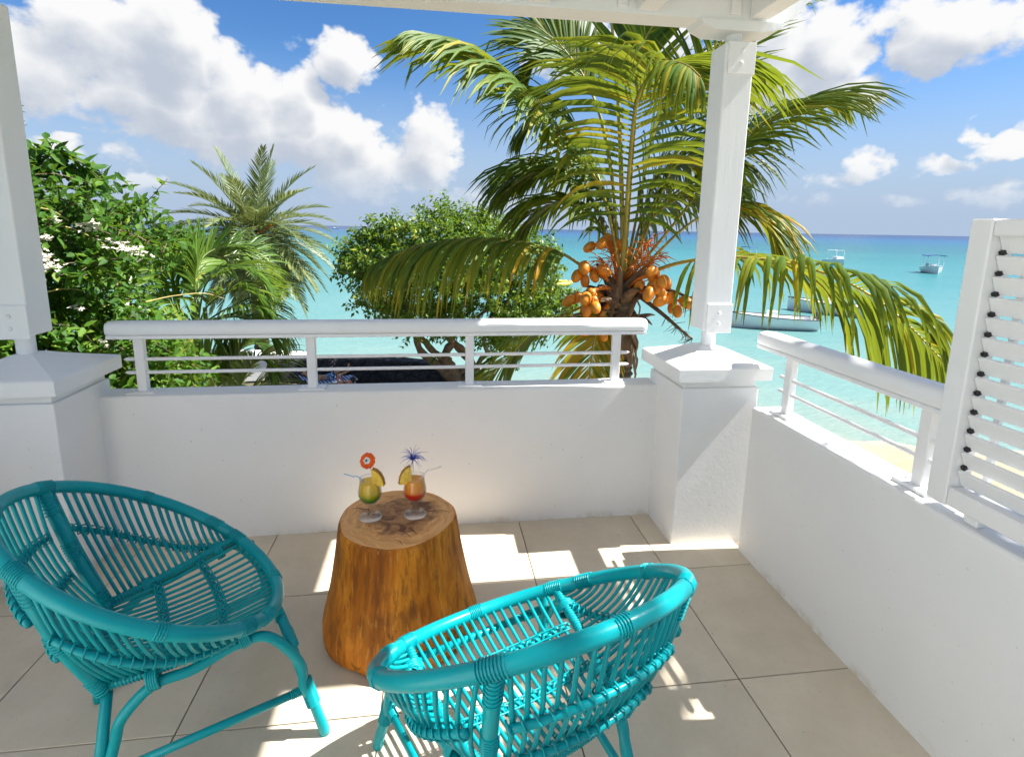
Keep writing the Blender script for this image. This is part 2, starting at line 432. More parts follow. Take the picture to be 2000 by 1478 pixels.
# ------------------------------------------------------------------ louvred screen
LS = thing('louvred_screen', 'white louvred privacy screen standing on the parapet wall', 'screen', (.45, -.8, .716))
MAT['clip'] = plain('black_clip', (.012, .012, .014), .6, .2)
y_end = -1.5
for yy in (0.0, y_end):
    b = bbox('upright', (-.034, yy-.03, .028), (.042, yy+.03, .83), MAT['wood_white'], LS, .004, 1)
bbox('bottom_rail', (-.03, y_end+.03, .03), (.036, -.03, .083), MAT['wood_white'], LS, .004, 1)
bbox('top_rail', (-.03, y_end+.03, .785), (.036, -.03, .828), MAT['wood_white'], LS, .004, 1)
for yy in (-.09, -.8, -1.42):
    bbox('foot', (-.012, yy-.02, 0), (.022, yy+.02, .031), MAT['wood_white'], LS, .003, 1)
sm = bevel_mesh('slat', (-.006, y_end+.031, -.0255), (.006, -.031, .0255), MAT['wood_white'], .0025, 1, False)
cm = bevel_mesh('clip', (-.009, -.006, -.006), (.009, .006, .006), MAT['clip'], .001, 1, False)
for i in range(13):
    z = .112 + i*.0545
    o = link('slat', sm, LS, (.004, 0, z)); o.rotation_euler.y = R(-24)
    link('clip', cm, o, (.014, -.037, .029))
bbox('stile', (.03, -.085, .083), (.042, -.066, .786), MAT['wood_white'], LS, .002, 1)
# ------------------------------------------------------------------ roof
RF = thing('roof', 'white timber roof beam and rafters over the balcony', 'roof', (0, 0, 2.4))
b = MB()
prof = [(-3.3, 0), (.44, 0), (.50, .006), (.55, .028), (.585, .062), (.60, .09), (.625, .105), (.64, .165), (-3.3, .165)]
n = len(prof); y0, y1 = .305, .425
b.add([(x, y0, z) for x, z in prof]+[(x, y1, z) for x, z in prof], [tuple(range(n)), tuple(range(2*n-1, n-1, -1))]+[(i, i+n, (i+1) % n+n, (i+1) % n) for i in range(n)])
bm_ = b.build('beam', MAT['wood_white'], RF)
for cx in (.312, -2.725):
    b = MB(); prof = [(cx-.20, 0), (cx-.185, -.02), (cx-.13, -.042), (cx+.10, -.042), (cx+.16, -.03), (cx+.215, 0)]
    n = len(prof); b.add([(x, .298, z+.002) for x, z in prof]+[(x, .432, z+.002) for x, z in prof], [tuple(range(n-1, -1, -1)), tuple(range(n, 2*n))]+[(i, (i+1) % n, (i+1) % n+n, i+n) for i in range(n)])
    b.build('saddle_block', MAT['wood_white'], RF)
rx = [.385, -.125, -.595, -1.07, -1.54, -2.01, -2.48, -2.95]
for x in rx:
    bbox('rafter', (x-.046, -1.5, .012), (x+.046, .3035, .166), MAT['wood_white'], RF, .004, 1)
for x in (.27, -.235, -.70):
    bbox('bracket', (x-.022, .292, .02), (x+.022, .306, .164), MAT['metal_white'], RF, .002, 1)
yb = .72
while yb > -1.36:
    bbox('ceiling_board', (-3.4, (yb-.14)+.002, .168), (.43, yb, .186), MAT['ceiling'], RF, .003, 1)
    yb -= .142
bbox('covering', (-3.4, -1.5, .187), (.43, .725, .23), MAT['ceiling'], RF, .006, 1)
bbox('shade_panel', (.4305, -.60, .19), (1.68, -.115, .225), MAT['ceiling'], RF, .006, 1)  # unseen panel added to cast the shaded strip across the floor

# unseen white walls with a door opening, added to bounce sunlight into the balcony
HW = thing('bounce_wall', 'white rendered walls added out of view to bounce sunlight onto the balcony', 'bounce_wall', (-3.06, -4.0, 0))
bbox('side_wall', (-.2, .0, -4.2), (.0, 2.35, 3.4), MAT['wall'], HW, .01, 1)
bbox('front_wall', (-.2, -.2, -4.2), (1.1, -.003, 3.4), MAT['wall'], HW, .01, 1)
bbox('front_wall', (2.7, -.2, -4.2), (3.62, -.003, 3.4), MAT['wall'], HW, .01, 1)
bbox('lintel', (1.103, -.19, 2.2), (2.697, -.01, 3.39), MAT['wall'], HW, .01, 1)
# ================================================================== rattan chairs
def coil(b, path, rad, turns, wire=.0026, n=5, seg=9):
    """cane wound round a path"""
    path = catmull(path, 24) if len(path) > 2 else [Vector(path[0]).lerp(Vector(path[1]), i/24) for i in range(25)]
    N = int(turns*seg); pts = []
    t0 = (path[1]-path[0]).normalized(); up = Vector((0, 0, 1)) if abs(t0.z) < .9 else Vector((1, 0, 0))
    for i in range(N+1):
        u = i/N*(len(path)-1); j = min(int(u), len(path)-2); q = path[j].lerp(path[j+1], u-j)
        t = (path[j+1]-path[j]).normalized(); a = (up-t*up.dot(t)).normalized(); c = t.cross(a); w = 2*math.pi*i/seg
        pts.append(q+(a*math.cos(w)+c*math.sin(w))*rad)
    b.tube(pts, wire, n)
def rimp(deg):
    f_ = R(deg); return Vector((-.079+.314*math.cos(f_), .374*math.sin(f_), .582-.207*math.cos(f_)))
def make_chair(label):
    T = thing('rattan_chair', label, 'chair', group='turquoise rattan chairs on the balcony')
    mt = MAT['teal']
    b = MB(); b.tube([rimp(i*5) for i in range(72)], .0185, 14, closed=True); rim = b.build('rim', mt, T, True)
    for d0, d1, tn in ((136, 145, 9), (-145, -136, 9), (35, 43, 9), (-43, -35, 9), (-3, 3, 7), (176, 181, 5), (88, 92, 4), (-92, -88, 4), (50, 58, 8), (-58, -50, 8)):
        b = MB(); coil(b, [rimp(d0), rimp((d0+d1)/2), rimp(d1)], .0195, tn, .0024); b.build('binding', mt, rim, True)
    PB = {s: Vector((-.203, .18*s, .355)) for s in (1, -1)}
    PT = {s: rimp(141*s) for s in (1, -1)}
    J = {s: rimp(39*s) for s in (1, -1)}
    for s in (1, -1):
        mid = PT[s].lerp(PB[s], .5)+Vector((-.012, .012*s, -.01))
        b = MB(); pts = catmull([PT[s], mid, PB[s]+Vector((-.006, .004*s, -.012))], 14); b.tube(pts, .0165, 12); q = b.build('back_post', mt, T, True)
        for pp, tn in ((pts[:4], 8), (pts[6:9], 7), (pts[12:15], 6)):
            w = MB(); coil(w, pp, .0178, tn, .0024); w.build('binding', mt, q, True)
    def rail(s, t):   # seat side rail
        p_ = PB[s].lerp(J[s], t); p_.z -= .012*math.sin(math.pi*t); p_.y += .012*s*math.sin(math.pi*t); return p_
    for s in (1, -1):
        b = MB(); pts = [rail(s, i/12) for i in range(13)]; b.tube(pts, .0125, 10); q = b.build('seat_rail', mt, T, True)
        w = MB(); coil(w, pts, .0132, 46, .0022, 4, 7); w.build('binding', mt, q, True)
    def bar(u):       # rear bar of the seat, u -1..1
        return Vector((-.203-.022*(1-u*u), .18*u, .355-.004*(1-u*u)))
    b = MB(); b.tube([bar(-1+i/6) for i in range(13)], .0125, 10); q = b.build('rear_bar', mt, T, True)
    w = MB(); coil(w, [bar(-1+i/6) for i in range(13)], .0132, 44, .0022, 4, 7); w.build('binding', mt, q, True)
    # ---- spindle surfaces
    def side_pt(s, u, v):      # u 0 back .. 1 front, v 0 rim .. 1 rail
        a = rimp((137-(137-44)*u)*s); c = rail(s, u*.97+.02)
        p_ = a.lerp(c, v); bul = math.sin(math.pi*v)*.035*(1-.45*u)
        out = Vector((-.35+.1*u, s, -.25)).normalized(); return p_+out*bul
    def back_pt(u, v):         # u -1..1
        a = rimp(180-37.5*u); c = bar(u*.94); p_ = a.lerp(c, v)
        return p_+Vector((-.85, 0, -.5)).normalized()*math.sin(math.pi*v)*.03
    def seat_pt(u, v):         # u -1..1, v 0 rear .. 1 front rim
        a = bar(u*.93); c = rimp(36.5*u*(.85+.15*abs(u))); p_ = a.lerp(c, v); p_.z -= .022*math.sin(math.pi*v)*(1-.5*u*u); return p_
    def spindle(pts, par=T):
        b = MB(); b.tube(pts, .0052, 6); return b.build('spindle', mt, par, True)
    jit = lambda: random.uniform(-.006, .006)
    NS = 21
    for s in (1, -1):
        for i in range(NS):
            u = (i+.3)/(NS-.4); du = jit()*1.2
            spindle([side_pt(s, min(1, max(0, u+du)), v/8) for v in range(9)])
    NBK = 15
    for i in range(NBK):
        u = -1+2*(i+.5)/NBK; spindle([back_pt(u+jit(), v/8) for v in range(9)])
    NSE = 17
    for i in range(NSE):
        u = -1+2*(i+.5)/NSE; spindle([seat_pt(u+jit()*.6, v/8) for v in range(9)])
    # ---- woven bands: a core rod bound to each spindle
    def band(pf, us, nrm, core=.0085, both=True):
        pts = [pf(u) for u in us]; off = [nrm(u)*.012 for u in us]
        b = MB(); b.tube([p_+o for p_, o in zip(pts, off)], core, 8); q = b.build('band', mt, T, True)
        w = MB()
        for i in range(len(pts)-1):
            a_, c_ = pts[i]+off[i], pts[i+1]+off[i+1]
            L_ = (c_-a_).length; tn = max(2, int(L_/.0105))
            m0 = a_.lerp(c_, .12); m1 = a_.lerp(c_, .88)
            coil(w, [m0-off[i]*.45, m1-off[i]*.45], .0150, tn*.55, .0026, 4, 8)
        w.build('binding', mt, q, True)
    for s in (1, -1):
        def sv(u): return .36+.60*max(0, u/.84)**1.25
        us = [i/20*.84 for i in range(21)]
        band(lambda u: side_pt(s, u, sv(u)), us, lambda u: Vector((-.2, s*.8, -.35)).normalized())
    band(lambda u: back_pt(u, .33), [-1+i/8 for i in range(17)], lambda u: Vector((-.86, 0, -.5)))
    band(lambda u: back_pt(u, .64), [-1+i/8 for i in range(17)], lambda u: Vector((-.86, 0, -.5)))
    # braided strips over the seat
    for v in (.34, .66):
        b = MB(); 
        for ph in (0, math.pi):
            pts = []
            for i in range(121):
                u = -1.02+2.04*i/120; p_ = seat_pt(max(-1, min(1, u)), v+.016*math.sin(i/120*2*math.pi*NSE/2+ph)); p_.z += .0085*math.cos(i/120*2*math.pi*NSE/2*2+ph)+.001
                pts.append(p_)
            b.tube(pts, .0042, 5)
        for dv in (-.026, .026):
            b.tube([seat_pt(max(-1, min(1, -1+i/10)), v+dv)+Vector((0, 0, .006)) for i in range(21)], .0028, 5)
        b.build('braid', mt, T, True)
    # ---- base
    for s in (1, -1):
        FF = Vector((.294, .285*s, 0)); RFt = Vector((-.262, .232*s, 0))
        ft = Vector((.205, .225*s, .392))
        b = MB(); b.tube([ft, ft.lerp(FF, .5), FF+Vector((0, 0, .012)), FF], [.0125, .014, .0155, .0145], 12); lf = b.build('leg', mt, T, True)
        w = MB(); coil(w, [ft.lerp(FF, .52), ft.lerp(FF, .74)], .0185, 15, .0024); w.build('binding', mt, lf, True)
        rt = PB[s]+Vector((0, 0, -.02))
        b = MB(); b.tube([rt, rt.lerp(RFt, .5), RFt+Vector((0, 0, .012)), RFt], [.013, .014, .0155, .0145], 12); lr = b.build('leg', mt, T, True)
        w = MB(); coil(w, [rt.lerp(RFt, .5), rt.lerp(RFt, .72)], .0185, 15, .0024); w.build('binding', mt, lr, True)
        o_ = Vector((0, .016*s, -.030))
        arch = [RFt.lerp(rt, .34)+Vector((.012, .008*s, 0)), RFt.lerp(rt, .62)+Vector((.026, .012*s, 0)), rail(s, .10)+o_+Vector((-.012, .01*s, -.055)), rail(s, .26)+o_, rail(s, .5)+o_, rail(s, .78)+o_+Vector((0, 0, .008)), rail(s, .95)+o_+Vector((.018, .012*s, -.012)),
                ft.lerp(FF, .36)+Vector((.004, .012*s, 0)), ft.lerp(FF, .56)+Vector((-.008, .006*s, 0)), ft.lerp(FF, .68)]
        b = MB(); b.tube(catmull(arch, 44), .0138, 12); ar = b.build('side_arch', mt, T, True)
        for tt in (.27, .84):
            w = MB(); c0 = rail(s, tt-.03)+o_*.5; c1 = rail(s, tt+.03)+o_*.5; coil(w, [c0, c1], .0285, 4.5, .0036, 5, 14); w.build('binding', mt, ar, True)
        a_ = ft.lerp(FF, .6); c_ = rt.lerp(RFt, .62)
        b = MB(); b.tube([a_, c_], .0115, 10); st = b.build('stretcher', mt, T, True)
        w = MB(); coil(w, [a_, a_.lerp(c_, .09)], .0125, 9, .0022); w.build('binding', mt, st, True)
        w = MB(); coil(w, [c_.lerp(a_, .09), c_], .0125, 9, .0022); w.build('binding', mt, st, True)
    a_ = Vector((.232, .243, .30)); c_ = Vector((.232, -.243, .30))
    b = MB(); b.tube([a_, c_], .0115, 10); st = b.build('stretcher', mt, T, True)
    w = MB(); coil(w, [a_, a_.lerp(c_, .16)], .0125, 16, .0022); w.build('binding', mt, st, True)
    w = MB(); coil(w, [c_.lerp(a_, .16), c_], .0125, 16, .0022); w.build('binding', mt, st, True)
    return T
CH1 = make_chair('turquoise rattan bucket chair with its back to the flowering bush')
CH1.location = (-1.752, -.53, 0); CH1.rotation_euler.z = .487
CH2 = copy_tree(CH1); CH2['label'] = 'turquoise rattan bucket chair turned towards the sea, backrest bands showing'
CH2.location = (-.821, -.872, 0); CH2.rotation_euler.z = 1.955
# ================================================================== stump table
def barkmat():
    m_, q, b, o = newmat('stump_side'); co = objco(q)
    st = q.v('MULTIPLY', co, (1, 1, .16)); n1 = q.noise(st, 9, 6, .62, .6); n2 = q.noise(co, 7, 5, .6, .5); n3 = q.noise(q.v('MULTIPLY', co, (1, 1, .1)), 48, 5, .6)
    c = q.ramp(n1, [(.3, (.20, .054, .003)), (.5, (.43, .135, .007)), (.66, (.64, .25, .018))])
    c = q.mix(q.m('MULTIPLY', q.step(n2, .50, .66), .6), c, (.13, .045, .010))
    c = q.mix(q.m('MULTIPLY', q.step(q.noise(q.v('MULTIPLY', co, (1, 1, .45)), 5.5, 5, .6, .9), .52, .68), .6), c, (.70, .26, .02))
    c = q.mix(q.m('MULTIPLY', q.step(q.noise(q.v('MULTIPLY', co, (1, 1, .22)), 24, 6, .75, 1.0), .63, .72), .55), c, (.60, .42, .20))
    c = q.mix(q.m('MULTIPLY', q.step(n3, .50, .62), .5), c, (.13, .042, .008))
    c = q.mix(q.m('MULTIPLY', q.step(q.noise(q.v('MULTIPLY', co, (1, 1, .05)), 95, 4, .6), .56, .66), .35), c, (.70, .34, .07))
    c = q.mix(q.m('MULTIPLY', q.step(q.noise(q.v('MULTIPLY', co, (1, 1, .5)), 13, 5, .7, 1.5), .60, .70), .7), c, (.075, .032, .012))
    q.put(b.inputs['Base Color'], c); q.put(b.inputs['Roughness'], q.m('ADD', .42, q.m('MULTIPLY', n3, .3))); b.inputs['Specular IOR Level'].default_value = .22; b.inputs['Coat Weight'].default_value = .0; b.inputs['Coat Roughness'].default_value = .25
    addbump(q, b, q.m('ADD', n1, q.m('MULTIPLY', n3, .6)), .75, .014); return m_
def stumptop():
    m_, q, b, o = newmat('stump_top'); co = objco(q)
    w_ = q.noise(co, 3.5, 4, .6, out='Color'); cw = q.v('ADD', co, q.v('SCALE', q.v('SUBTRACT', w_, (.5, .5, .5)), .16))
    s_ = q.xyz(cw); r_ = q.m('SQRT', q.m('ADD', q.m('POWER', q.m('ABSOLUTE', q.m('ADD', s_[0], -.015)), 2.0), q.m('POWER', q.m('ABSOLUTE', q.m('ADD', s_[1], -.01)), 2.0)))
    ring = q.m('SINE', q.m('MULTIPLY', r_, 190.0))
    gr = q.noise(q.comb(q.m('MULTIPLY', r_, 40.0), q.m('ARCTAN2', s_[0], s_[1]), 0.0), 2.2, 5, .6)
    c = q.ramp(gr, [(.3, (.60, .265, .085)), (.7, (.84, .47, .18))])
    heart = q.m('MULTIPLY', q.step(q.m('ADD', r_, q.m('MULTIPLY', q.m('SUBTRACT', q.noise(co, 11, 5, .65, 1.2), .5), .20)), .155, .10), 1.0)
    c = q.mix(q.m('MULTIPLY', heart, q.m('ADD', .45, q.m('MULTIPLY', q.step(q.noise(co, 16, 5, .6, .8), .4, .62), .5))), c, (.11, .040, .016))
    c = q.mix(q.m('MULTIPLY', q.m('ADD', .5, q.m('MULTIPLY', ring, .5)), .10), c, (.28, .14, .06))
    q.put(b.inputs['Base Color'], c); b.inputs['Roughness'].default_value = .5; b.inputs['Specular IOR Level'].default_value = .25
    addbump(q, b, gr, .15, .004); return m_
MAT['bark'] = barkmat(); MAT['stumptop'] = stumptop(); MAT['crack'] = plain('crack_dark', (.05, .025, .014), .9, .2)
ST = thing('stump_table', 'honey brown tree stump table between the two rattan chairs', 'table', (-1.165, -.215, 0))
TOPZ = .452
def smod(w, z):
    k_ = max(0, 1-z/.5)
    return 1+.018*math.sin(3*w+.6)+.012*math.sin(5*w+2)+k_*(.028*math.sin(4*w+1.2)+.018*math.sin(7*w)+.03*math.sin(2*w+2.4))+.004*math.sin(13*w+z*9)
NR = 72
b = MB(); b.lathe([(.262, 0), (.276, .012), (.279, .04), (.273, .08), (.262, .13), (.250, .19), (.238, .26), (.227, .33), (.218, .40), (.2135, .435), (.210, .447), (.204, TOPZ)], NR, mod=smod, cap_top=False)
b.build('trunk', MAT['bark'], ST, True)
b = MB(); vs = [(0, 0, TOPZ)]; fs = []
for k_, rr in enumerate((.1, .2045)):
    for j in range(NR):
        w = 2*math.pi*j/NR; q = rr*smod(w, TOPZ); vs.append((q*math.cos(w), q*math.sin(w), TOPZ))
for j in range(NR): fs.append((0, 1+j, 1+(j+1) % NR)); fs.append((1+j, 1+NR+j, 1+NR+(j+1) % NR, 1+(j+1) % NR))
b.add(vs, fs); top = b.build('top', MAT['stumptop'], ST)
def crack(pts, w):
    b = MB()
    vs = []; n = len(pts); fs = []
    P = [Vector((x, y, TOPZ+.0008)) for x, y in pts]
    for i, q in enumerate(P):
        t = (P[min(i+1, n-1)]-P[max(0, i-1)]).normalized(); s_ = Vector((-t.y, t.x, 0))*w*(.25+.75*math.sin(math.pi*(i+.4)/n))
        vs += [q+s_, q-s_]
    for i in range(n-1): fs.append((2*i, 2*i+1, 2*i+3, 2*i+2))
    b.add(vs, fs); b.build('crack', MAT['crack'], top)
crack([(-.175, .07), (-.15, .072), (-.128, .06), (-.112, .062), (-.105, .035), (-.108, .012)], .0022)
crack([(.198, .01), (.16, .025), (.12, .022), (.07, .045), (.03, .05)], .0016)
crack([(.055, -.145), (.035, -.115), (.06, -.10), (.075, -.13)], .0015)
crack([(.03, -.19), (.02, -.165), (.0, -.15)], .0012)
# ================================================================== cocktails
def glassmat():
    m_, q, b, o = newmat('clear_glass'); q.n.remove(b)
    tr = q.node('ShaderNodeBsdfTransparent'); tr.inputs[0].default_value = (.985, .99, .99, 1)
    gl = q.node('ShaderNodeBsdfGlossy'); gl.inputs['Roughness'].default_value = .03
    fr = q.node('ShaderNodeLayerWeight'); fr.inputs[0].default_value = .5; fc = q.m('POWER', fr.outputs['Facing'], 3.0)
    mx = q.node('ShaderNodeMixShader'); q.put(mx.inputs[0], q.m('MULTIPLY_ADD', fc, .75, .035))
    q.l.new(tr.outputs[0], mx.inputs[1]); q.l.new(gl.outputs[0], mx.inputs[2]); q.l.new(mx.outputs[0], o.inputs[0]); return m_
MAT['glass'] = glassmat()
def drinkmat(name, stops):
    m_, q, b, o = newmat(name); z = q.xyz(objco(q))[2]
    f_ = q.m('ADD', q.m('MULTIPLY', q.m('SUBTRACT', z, .058), 1/.088), q.m('MULTIPLY', q.m('SUBTRACT', q.noise(objco(q), 40, 3), .5), .10))
    q.put(b.inputs['Base Color'], q.ramp(f_, stops)); b.inputs['Roughness'].default_value = .12
    b.inputs['Subsurface Weight'].default_value = .15; b.inputs['Subsurface Radius'].default_value = (.01, .006, .003); b.inputs['Subsurface Scale'].default_value = .6; return m_
D_green = drinkmat('green_yellow_drink', [(.0, (.008, .16, .008)), (.26, (.05, .28, .010)), (.5, (.72, .46, .008)), (1, (.95, .56, .012))])
D_red = drinkmat('red_orange_drink', [(.0, (.50, .006, .004)), (.36, (.68, .016, .006)), (.46, (.85, .22, .008)), (1, (.92, .38, .015))])
MAT['pine'] = plain('pineapple_flesh', (.92, .56, .07), .45, .15, 60, .3, 120)
MAT['pine_skin'] = plain('pineapple_skin', (.42, .19, .03), .6, .4, 90, .6, 90)
MAT['paper_orange'] = plain('orange_paper', (.85, .13, .012), .6, .25, 120)
MAT['paper_white'] = plain('white_paper', (.75, .74, .70), .6, .1, 60)
MAT['paper_green'] = plain('green_paper', (.01, .16, .08), .6, .1, 60)
MAT['stick'] = plain('wooden_pick', (.62, .45, .25), .6, .1, 60)
MAT['tinsel'] = plain('blue_tinsel', (.02, .07, .42), .3, .3, 60, metal=.3)
MAT['straw_blue'] = plain('blue_straw', (.28, .48, .72), .3, .05, 20)
MAT['straw_clear'] = plain('pale_straw', (.72, .74, .70), .25, .05, 20)
def cocktail(label, px, py, drink, side, straw, kind):
    p0 = onz(px, py, TOPZ+.0012); t = thing('cocktail_glass', label, 'cocktail', p0)
    outer = [(.043, 0), (.0435, .002), (.038, .004), (.016, .009), (.007, .016), (.0055, .03), (.0058, .045), (.012, .052), (.027, .060), (.038, .073), (.0425, .088), (.0425, .100), (.0395, .118), (.0365, .134), (.0355, .147), (.0362, .152)]
    inner = [(.0348, .1515), (.0342, .147), (.0350, .134), (.038, .118), (.041, .100), (.041, .088), (.0365, .0745), (.026, .0625), (.012, .0555), (.0005, .0545)]
    b = MB(); b.lathe(outer+inner, 40, cap_top=False); b.build('glass', MAT['glass'], t, True)
    ins = [(.0005, .0552), (.0118, .0562), (.0256, .0632), (.0360, .0751), (.0404, .0885), (.0404, .100), (.0374, .118), (.0344, .1335), (.0338, .1385)]
    b = MB(); b.lathe(ins, 40, cap_bot=False); b.build('drink', drink, t, True).modifiers.new('e', 'EDGE_SPLIT').split_angle = R(50)
    # pineapple wedge riding on the rim: quarter-round slice with spiky skin
    w = MB(); k_ = 9; th = .010; arc = [(math.cos(R(88*i/k_)), math.sin(R(88*i/k_))) for i in range(k_+1)]
    o2 = [(x*.044, y*.062) for x, y in arc]
    vs = [(0, -th, 0), (0, th, 0)]
    for x, z in o2: vs += [(x, -th, z), (x, th, z)]
    fs = []
    for i in range(k_): a_ = 2+2*i; fs += [(0, a_+2, a_) if False else (0, a_, a_+2), (1, a_+3, a_+1)]
    fs += [(0, 1, 3, 2), (0, 2*k_+2, 2*k_+3, 1)]
    w.add(vs, fs); wedge = w.build('pineapple_wedge', MAT['pine'], t); wedge.location = (side*.012, -.008, .130); wedge.rotation_euler = (R(4), 0, R(-14 if side > 0 else 194))
    w = MB()
    for i in range(k_):
        (x0, z0), (x1, z1) = o2[i], o2[i+1]; mx, mz = (x0+x1)/2*1.10, (z0+z1)/2*1.10; w.add([(x0, -th, z0), (x0, th, z0), (x1, th, z1), (x1, -th, z1), (mx, 0, mz)], [(0, 1, 4), (1, 2, 4), (2, 3, 4), (3, 0, 4)])
        if i % 2 == 0: w.tube([(mx*.98, 0, mz*.98), (mx*1.08, .001, mz*1.1)], [.0012, .0002], 4)
    w.build('skin', MAT['pine_skin'], wedge)
    # straw
    b = MB(); sx = -side
    sp = [(sx*-.006, .004, .10), (sx*.018, .0, .137), (sx*.040, -.004, .160), (sx*.047, -.005, .1635), (sx*.052, -.005, .160), (sx*.088, -.008, .175)] if straw == 'straw_blue' else [(sx*-.004, .004, .10), (sx*.022, 0, .140), (sx*.045, -.003, .170), (sx*.051, -.004, .1745), (sx*.058, -.004, .172), (sx*.098, -.006, .186)]
    b.tube(sp, .0021, 8); b.build('straw', MAT[straw], t, True)
    if kind == 'umbrella':
        b = MB(); b.tube([(.014, -.004, .13), (.004, -.006, .21)], .0011, 6); b.build('pick', MAT['stick'], t)
        # small paper parasol tipped to the front, ruffled edge
        n = 44; par = thing_part = None
        b = MB(); vs = [(0, 0, .006)]; fs = []
        for k2, (rr, zz) in enumerate(((.010, .005), (.020, .0015), (.0285, -.002))):
            for j in range(n):
                a_ = 2*math.pi*j/n; ru = (.0016*(1 if j % 2 else -1)*(k2) if k2 else 0); r2 = rr*(1+(.03*math.sin(9*a_)+.03*math.sin(13*a_+1) if k2 == 2 else 0))
                vs.append((r2*math.cos(a_), r2*math.sin(a_), zz+ru))
        for j in range(n):
            fs.append((0, 1+j, 1+(j+1) % n))
            for k2 in range(2): a0_ = 1+k2*n; fs.append((a0_+j, a0_+n+j, a0_+n+(j+1) % n, a0_+(j+1) % n))
        b.add(vs, fs); um = b.build('paper_flower', MAT['paper_orange'], t); um.location = (-.004, -.010, .222); um.rotation_euler = (R(62), R(-18), R(-8))
        b = MB(); b.lathe([(.0125, .0052), (.009, .0085), (.004, .009)], 11, mod=lambda w_, z: 1+.12*math.sin(5*w_)); b.build('flower_centre', MAT['paper_white'], um)
        b = MB()
        for j in range(7): a_ = j*.9; b.tube([(0, 0, .009), (.006*math.cos(a_), .006*math.sin(a_), .0125)], .0009, 4)
        b.build('stamen', MAT['paper_green'], um)
    else:
        b = MB(); b.tube([(-.012, -.003, .13), (-.006, -.003, .226)], .0011, 6); b.build('pick', MAT['stick'], t)
        b = MB(); rs = random.Random(5); c0 = Vector((-.006, -.003, .212))
        for j in range(46):
            a_ = rs.uniform(0, 6.283); e_ = rs.uniform(-.2, 1.2); L_ = rs.uniform(.036, .07)
            dv = Vector((math.cos(a_)*math.cos(e_), math.sin(a_)*math.cos(e_), math.sin(e_))); pts = [c0.copy()]; q = c0+Vector((0, 0, rs.uniform(-.004, .012)))
            for s_ in range(4): q = q+dv*L_/4; pts.append(q.copy()); dv = (dv+Vector((0, 0, -.42))).normalized()
            b.tube(pts, [.0011, .001, .0008, .0006, .0003], 3)
        b.tube([c0-Vector((0, 0, .01)), c0+Vector((0, 0, .02))], .0022, 6)
        b.build('tinsel_burst', MAT['tinsel'], t)
    return t
cocktail('green and yellow cocktail with orange paper flower on the stump', 724, 1008, D_green, 1, 'straw_blue', 'umbrella')
cocktail('red and orange cocktail with blue tinsel burst on the stump', 811, 1003, D_red, -1, 'straw_clear', 'tinsel')
# ================================================================== sea, beach
SEA = -4.5
def seamat():
    m_, q, b, o = newmat('lagoon_water'); co = geopos(q); s_ = q.xyz(co)
    dist = q.m('SQRT', q.m('ADD', q.m('POWER', q.m('ABSOLUTE', s_[0]), 2.0), q.m('POWER', q.m('ABSOLUTE', s_[1]), 2.0)))
    lg = q.m('LOGARITHM', q.m('MAXIMUM', dist, 1.0), 10.0)
    # reef bands run along the shore: noise stretched sideways, in log distance so it holds at every range
    ang = q.m('ARCTAN2', s_[0], s_[1])
    pc = q.comb(q.m('MULTIPLY', ang, 2.2), q.m('MULTIPLY', lg, 9.0), 0.0)
    n1 = q.noise(pc, 1.6, 5, .6); n2 = q.noise(q.comb(q.m('MULTIPLY', ang, 5.0), q.m('MULTIPLY', lg, 26.0), 3.0), 1.3, 5, .6)
    lw = q.m('ADD', lg, q.m('ADD', q.m('MULTIPLY', q.m('SUBTRACT', n1, .5), .30), q.m('MULTIPLY', q.m('SUBTRACT', n2, .5), .16)))
    f_ = q.m('MULTIPLY', q.m('SUBTRACT', lw, 1.0), 1/2.6)      # 10 m .. 4 km
    c = q.ramp(f_, [(.00, (0.294, 0.290, 0.225)), (.13, (0.164, 0.274, 0.251)), (.24, (0.102, 0.240, 0.236)), (.36, (0.049, 0.194, 0.206)), (.46, (0.022, 0.160, 0.169)), (.55, (0.013, 0.110, 0.135)), (.63, (0.007, 0.095, 0.154)), (.72, (0.004, 0.076, 0.180)), (.82, (0.007, 0.042, 0.128)), (1.0, (0.008, 0.032, 0.098))])
    dark = q.m('MULTIPLY', q.step(n2, .53, .70), q.m('MULTIPLY', q.step(lg, 1.95, 2.35), q.step(lg, 3.1, 2.7)))
    c = q.mix(q.m('MULTIPLY', dark, .40), c, (.04, .15, .18))
    q.put(b.inputs['Base Color'], c); b.inputs['Roughness'].default_value = .25; b.inputs['Specular IOR Level'].default_value = .12; b.inputs['IOR'].default_value = 1.33
    w1 = q.noise(q.v('MULTIPLY', co, (.7, 1.6, 1)), 1.1, 4, .6); w2 = q.noise(q.v('MULTIPLY', co, (.5, 1.5, 1)), 5.0, 3, .6)
    addbump(q, b, q.m('ADD', w1, q.m('MULTIPLY', w2, .35)), .6, .22); return m_
MAT['sea'] = seamat()
b = MB(); S_ = 42000.0
rings = [(0, 3), (60, 32), (400, 48), (3000, 64), (S_, 64)]
vs = [(0, 0, SEA)]; fs = []; n = 48
for rr in (30, 120, 500, 2500, 10000, S_):
    for j in range(n): vs.append((rr*math.cos(2*math.pi*j/n), rr*math.sin(2*math.pi*j/n), SEA))
for j in range(n): fs.append((0, 1+j, 1+(j+1) % n))
for k_ in range(5):
    for j in range(n): a_ = 1+k_*n; fs.append((a_+j, a_+n+j, a_+n+(j+1) % n, a_+(j+1) % n))
b.add(vs, fs); sea = b.build('sea', MAT['sea']); tag(sea, kind='structure')
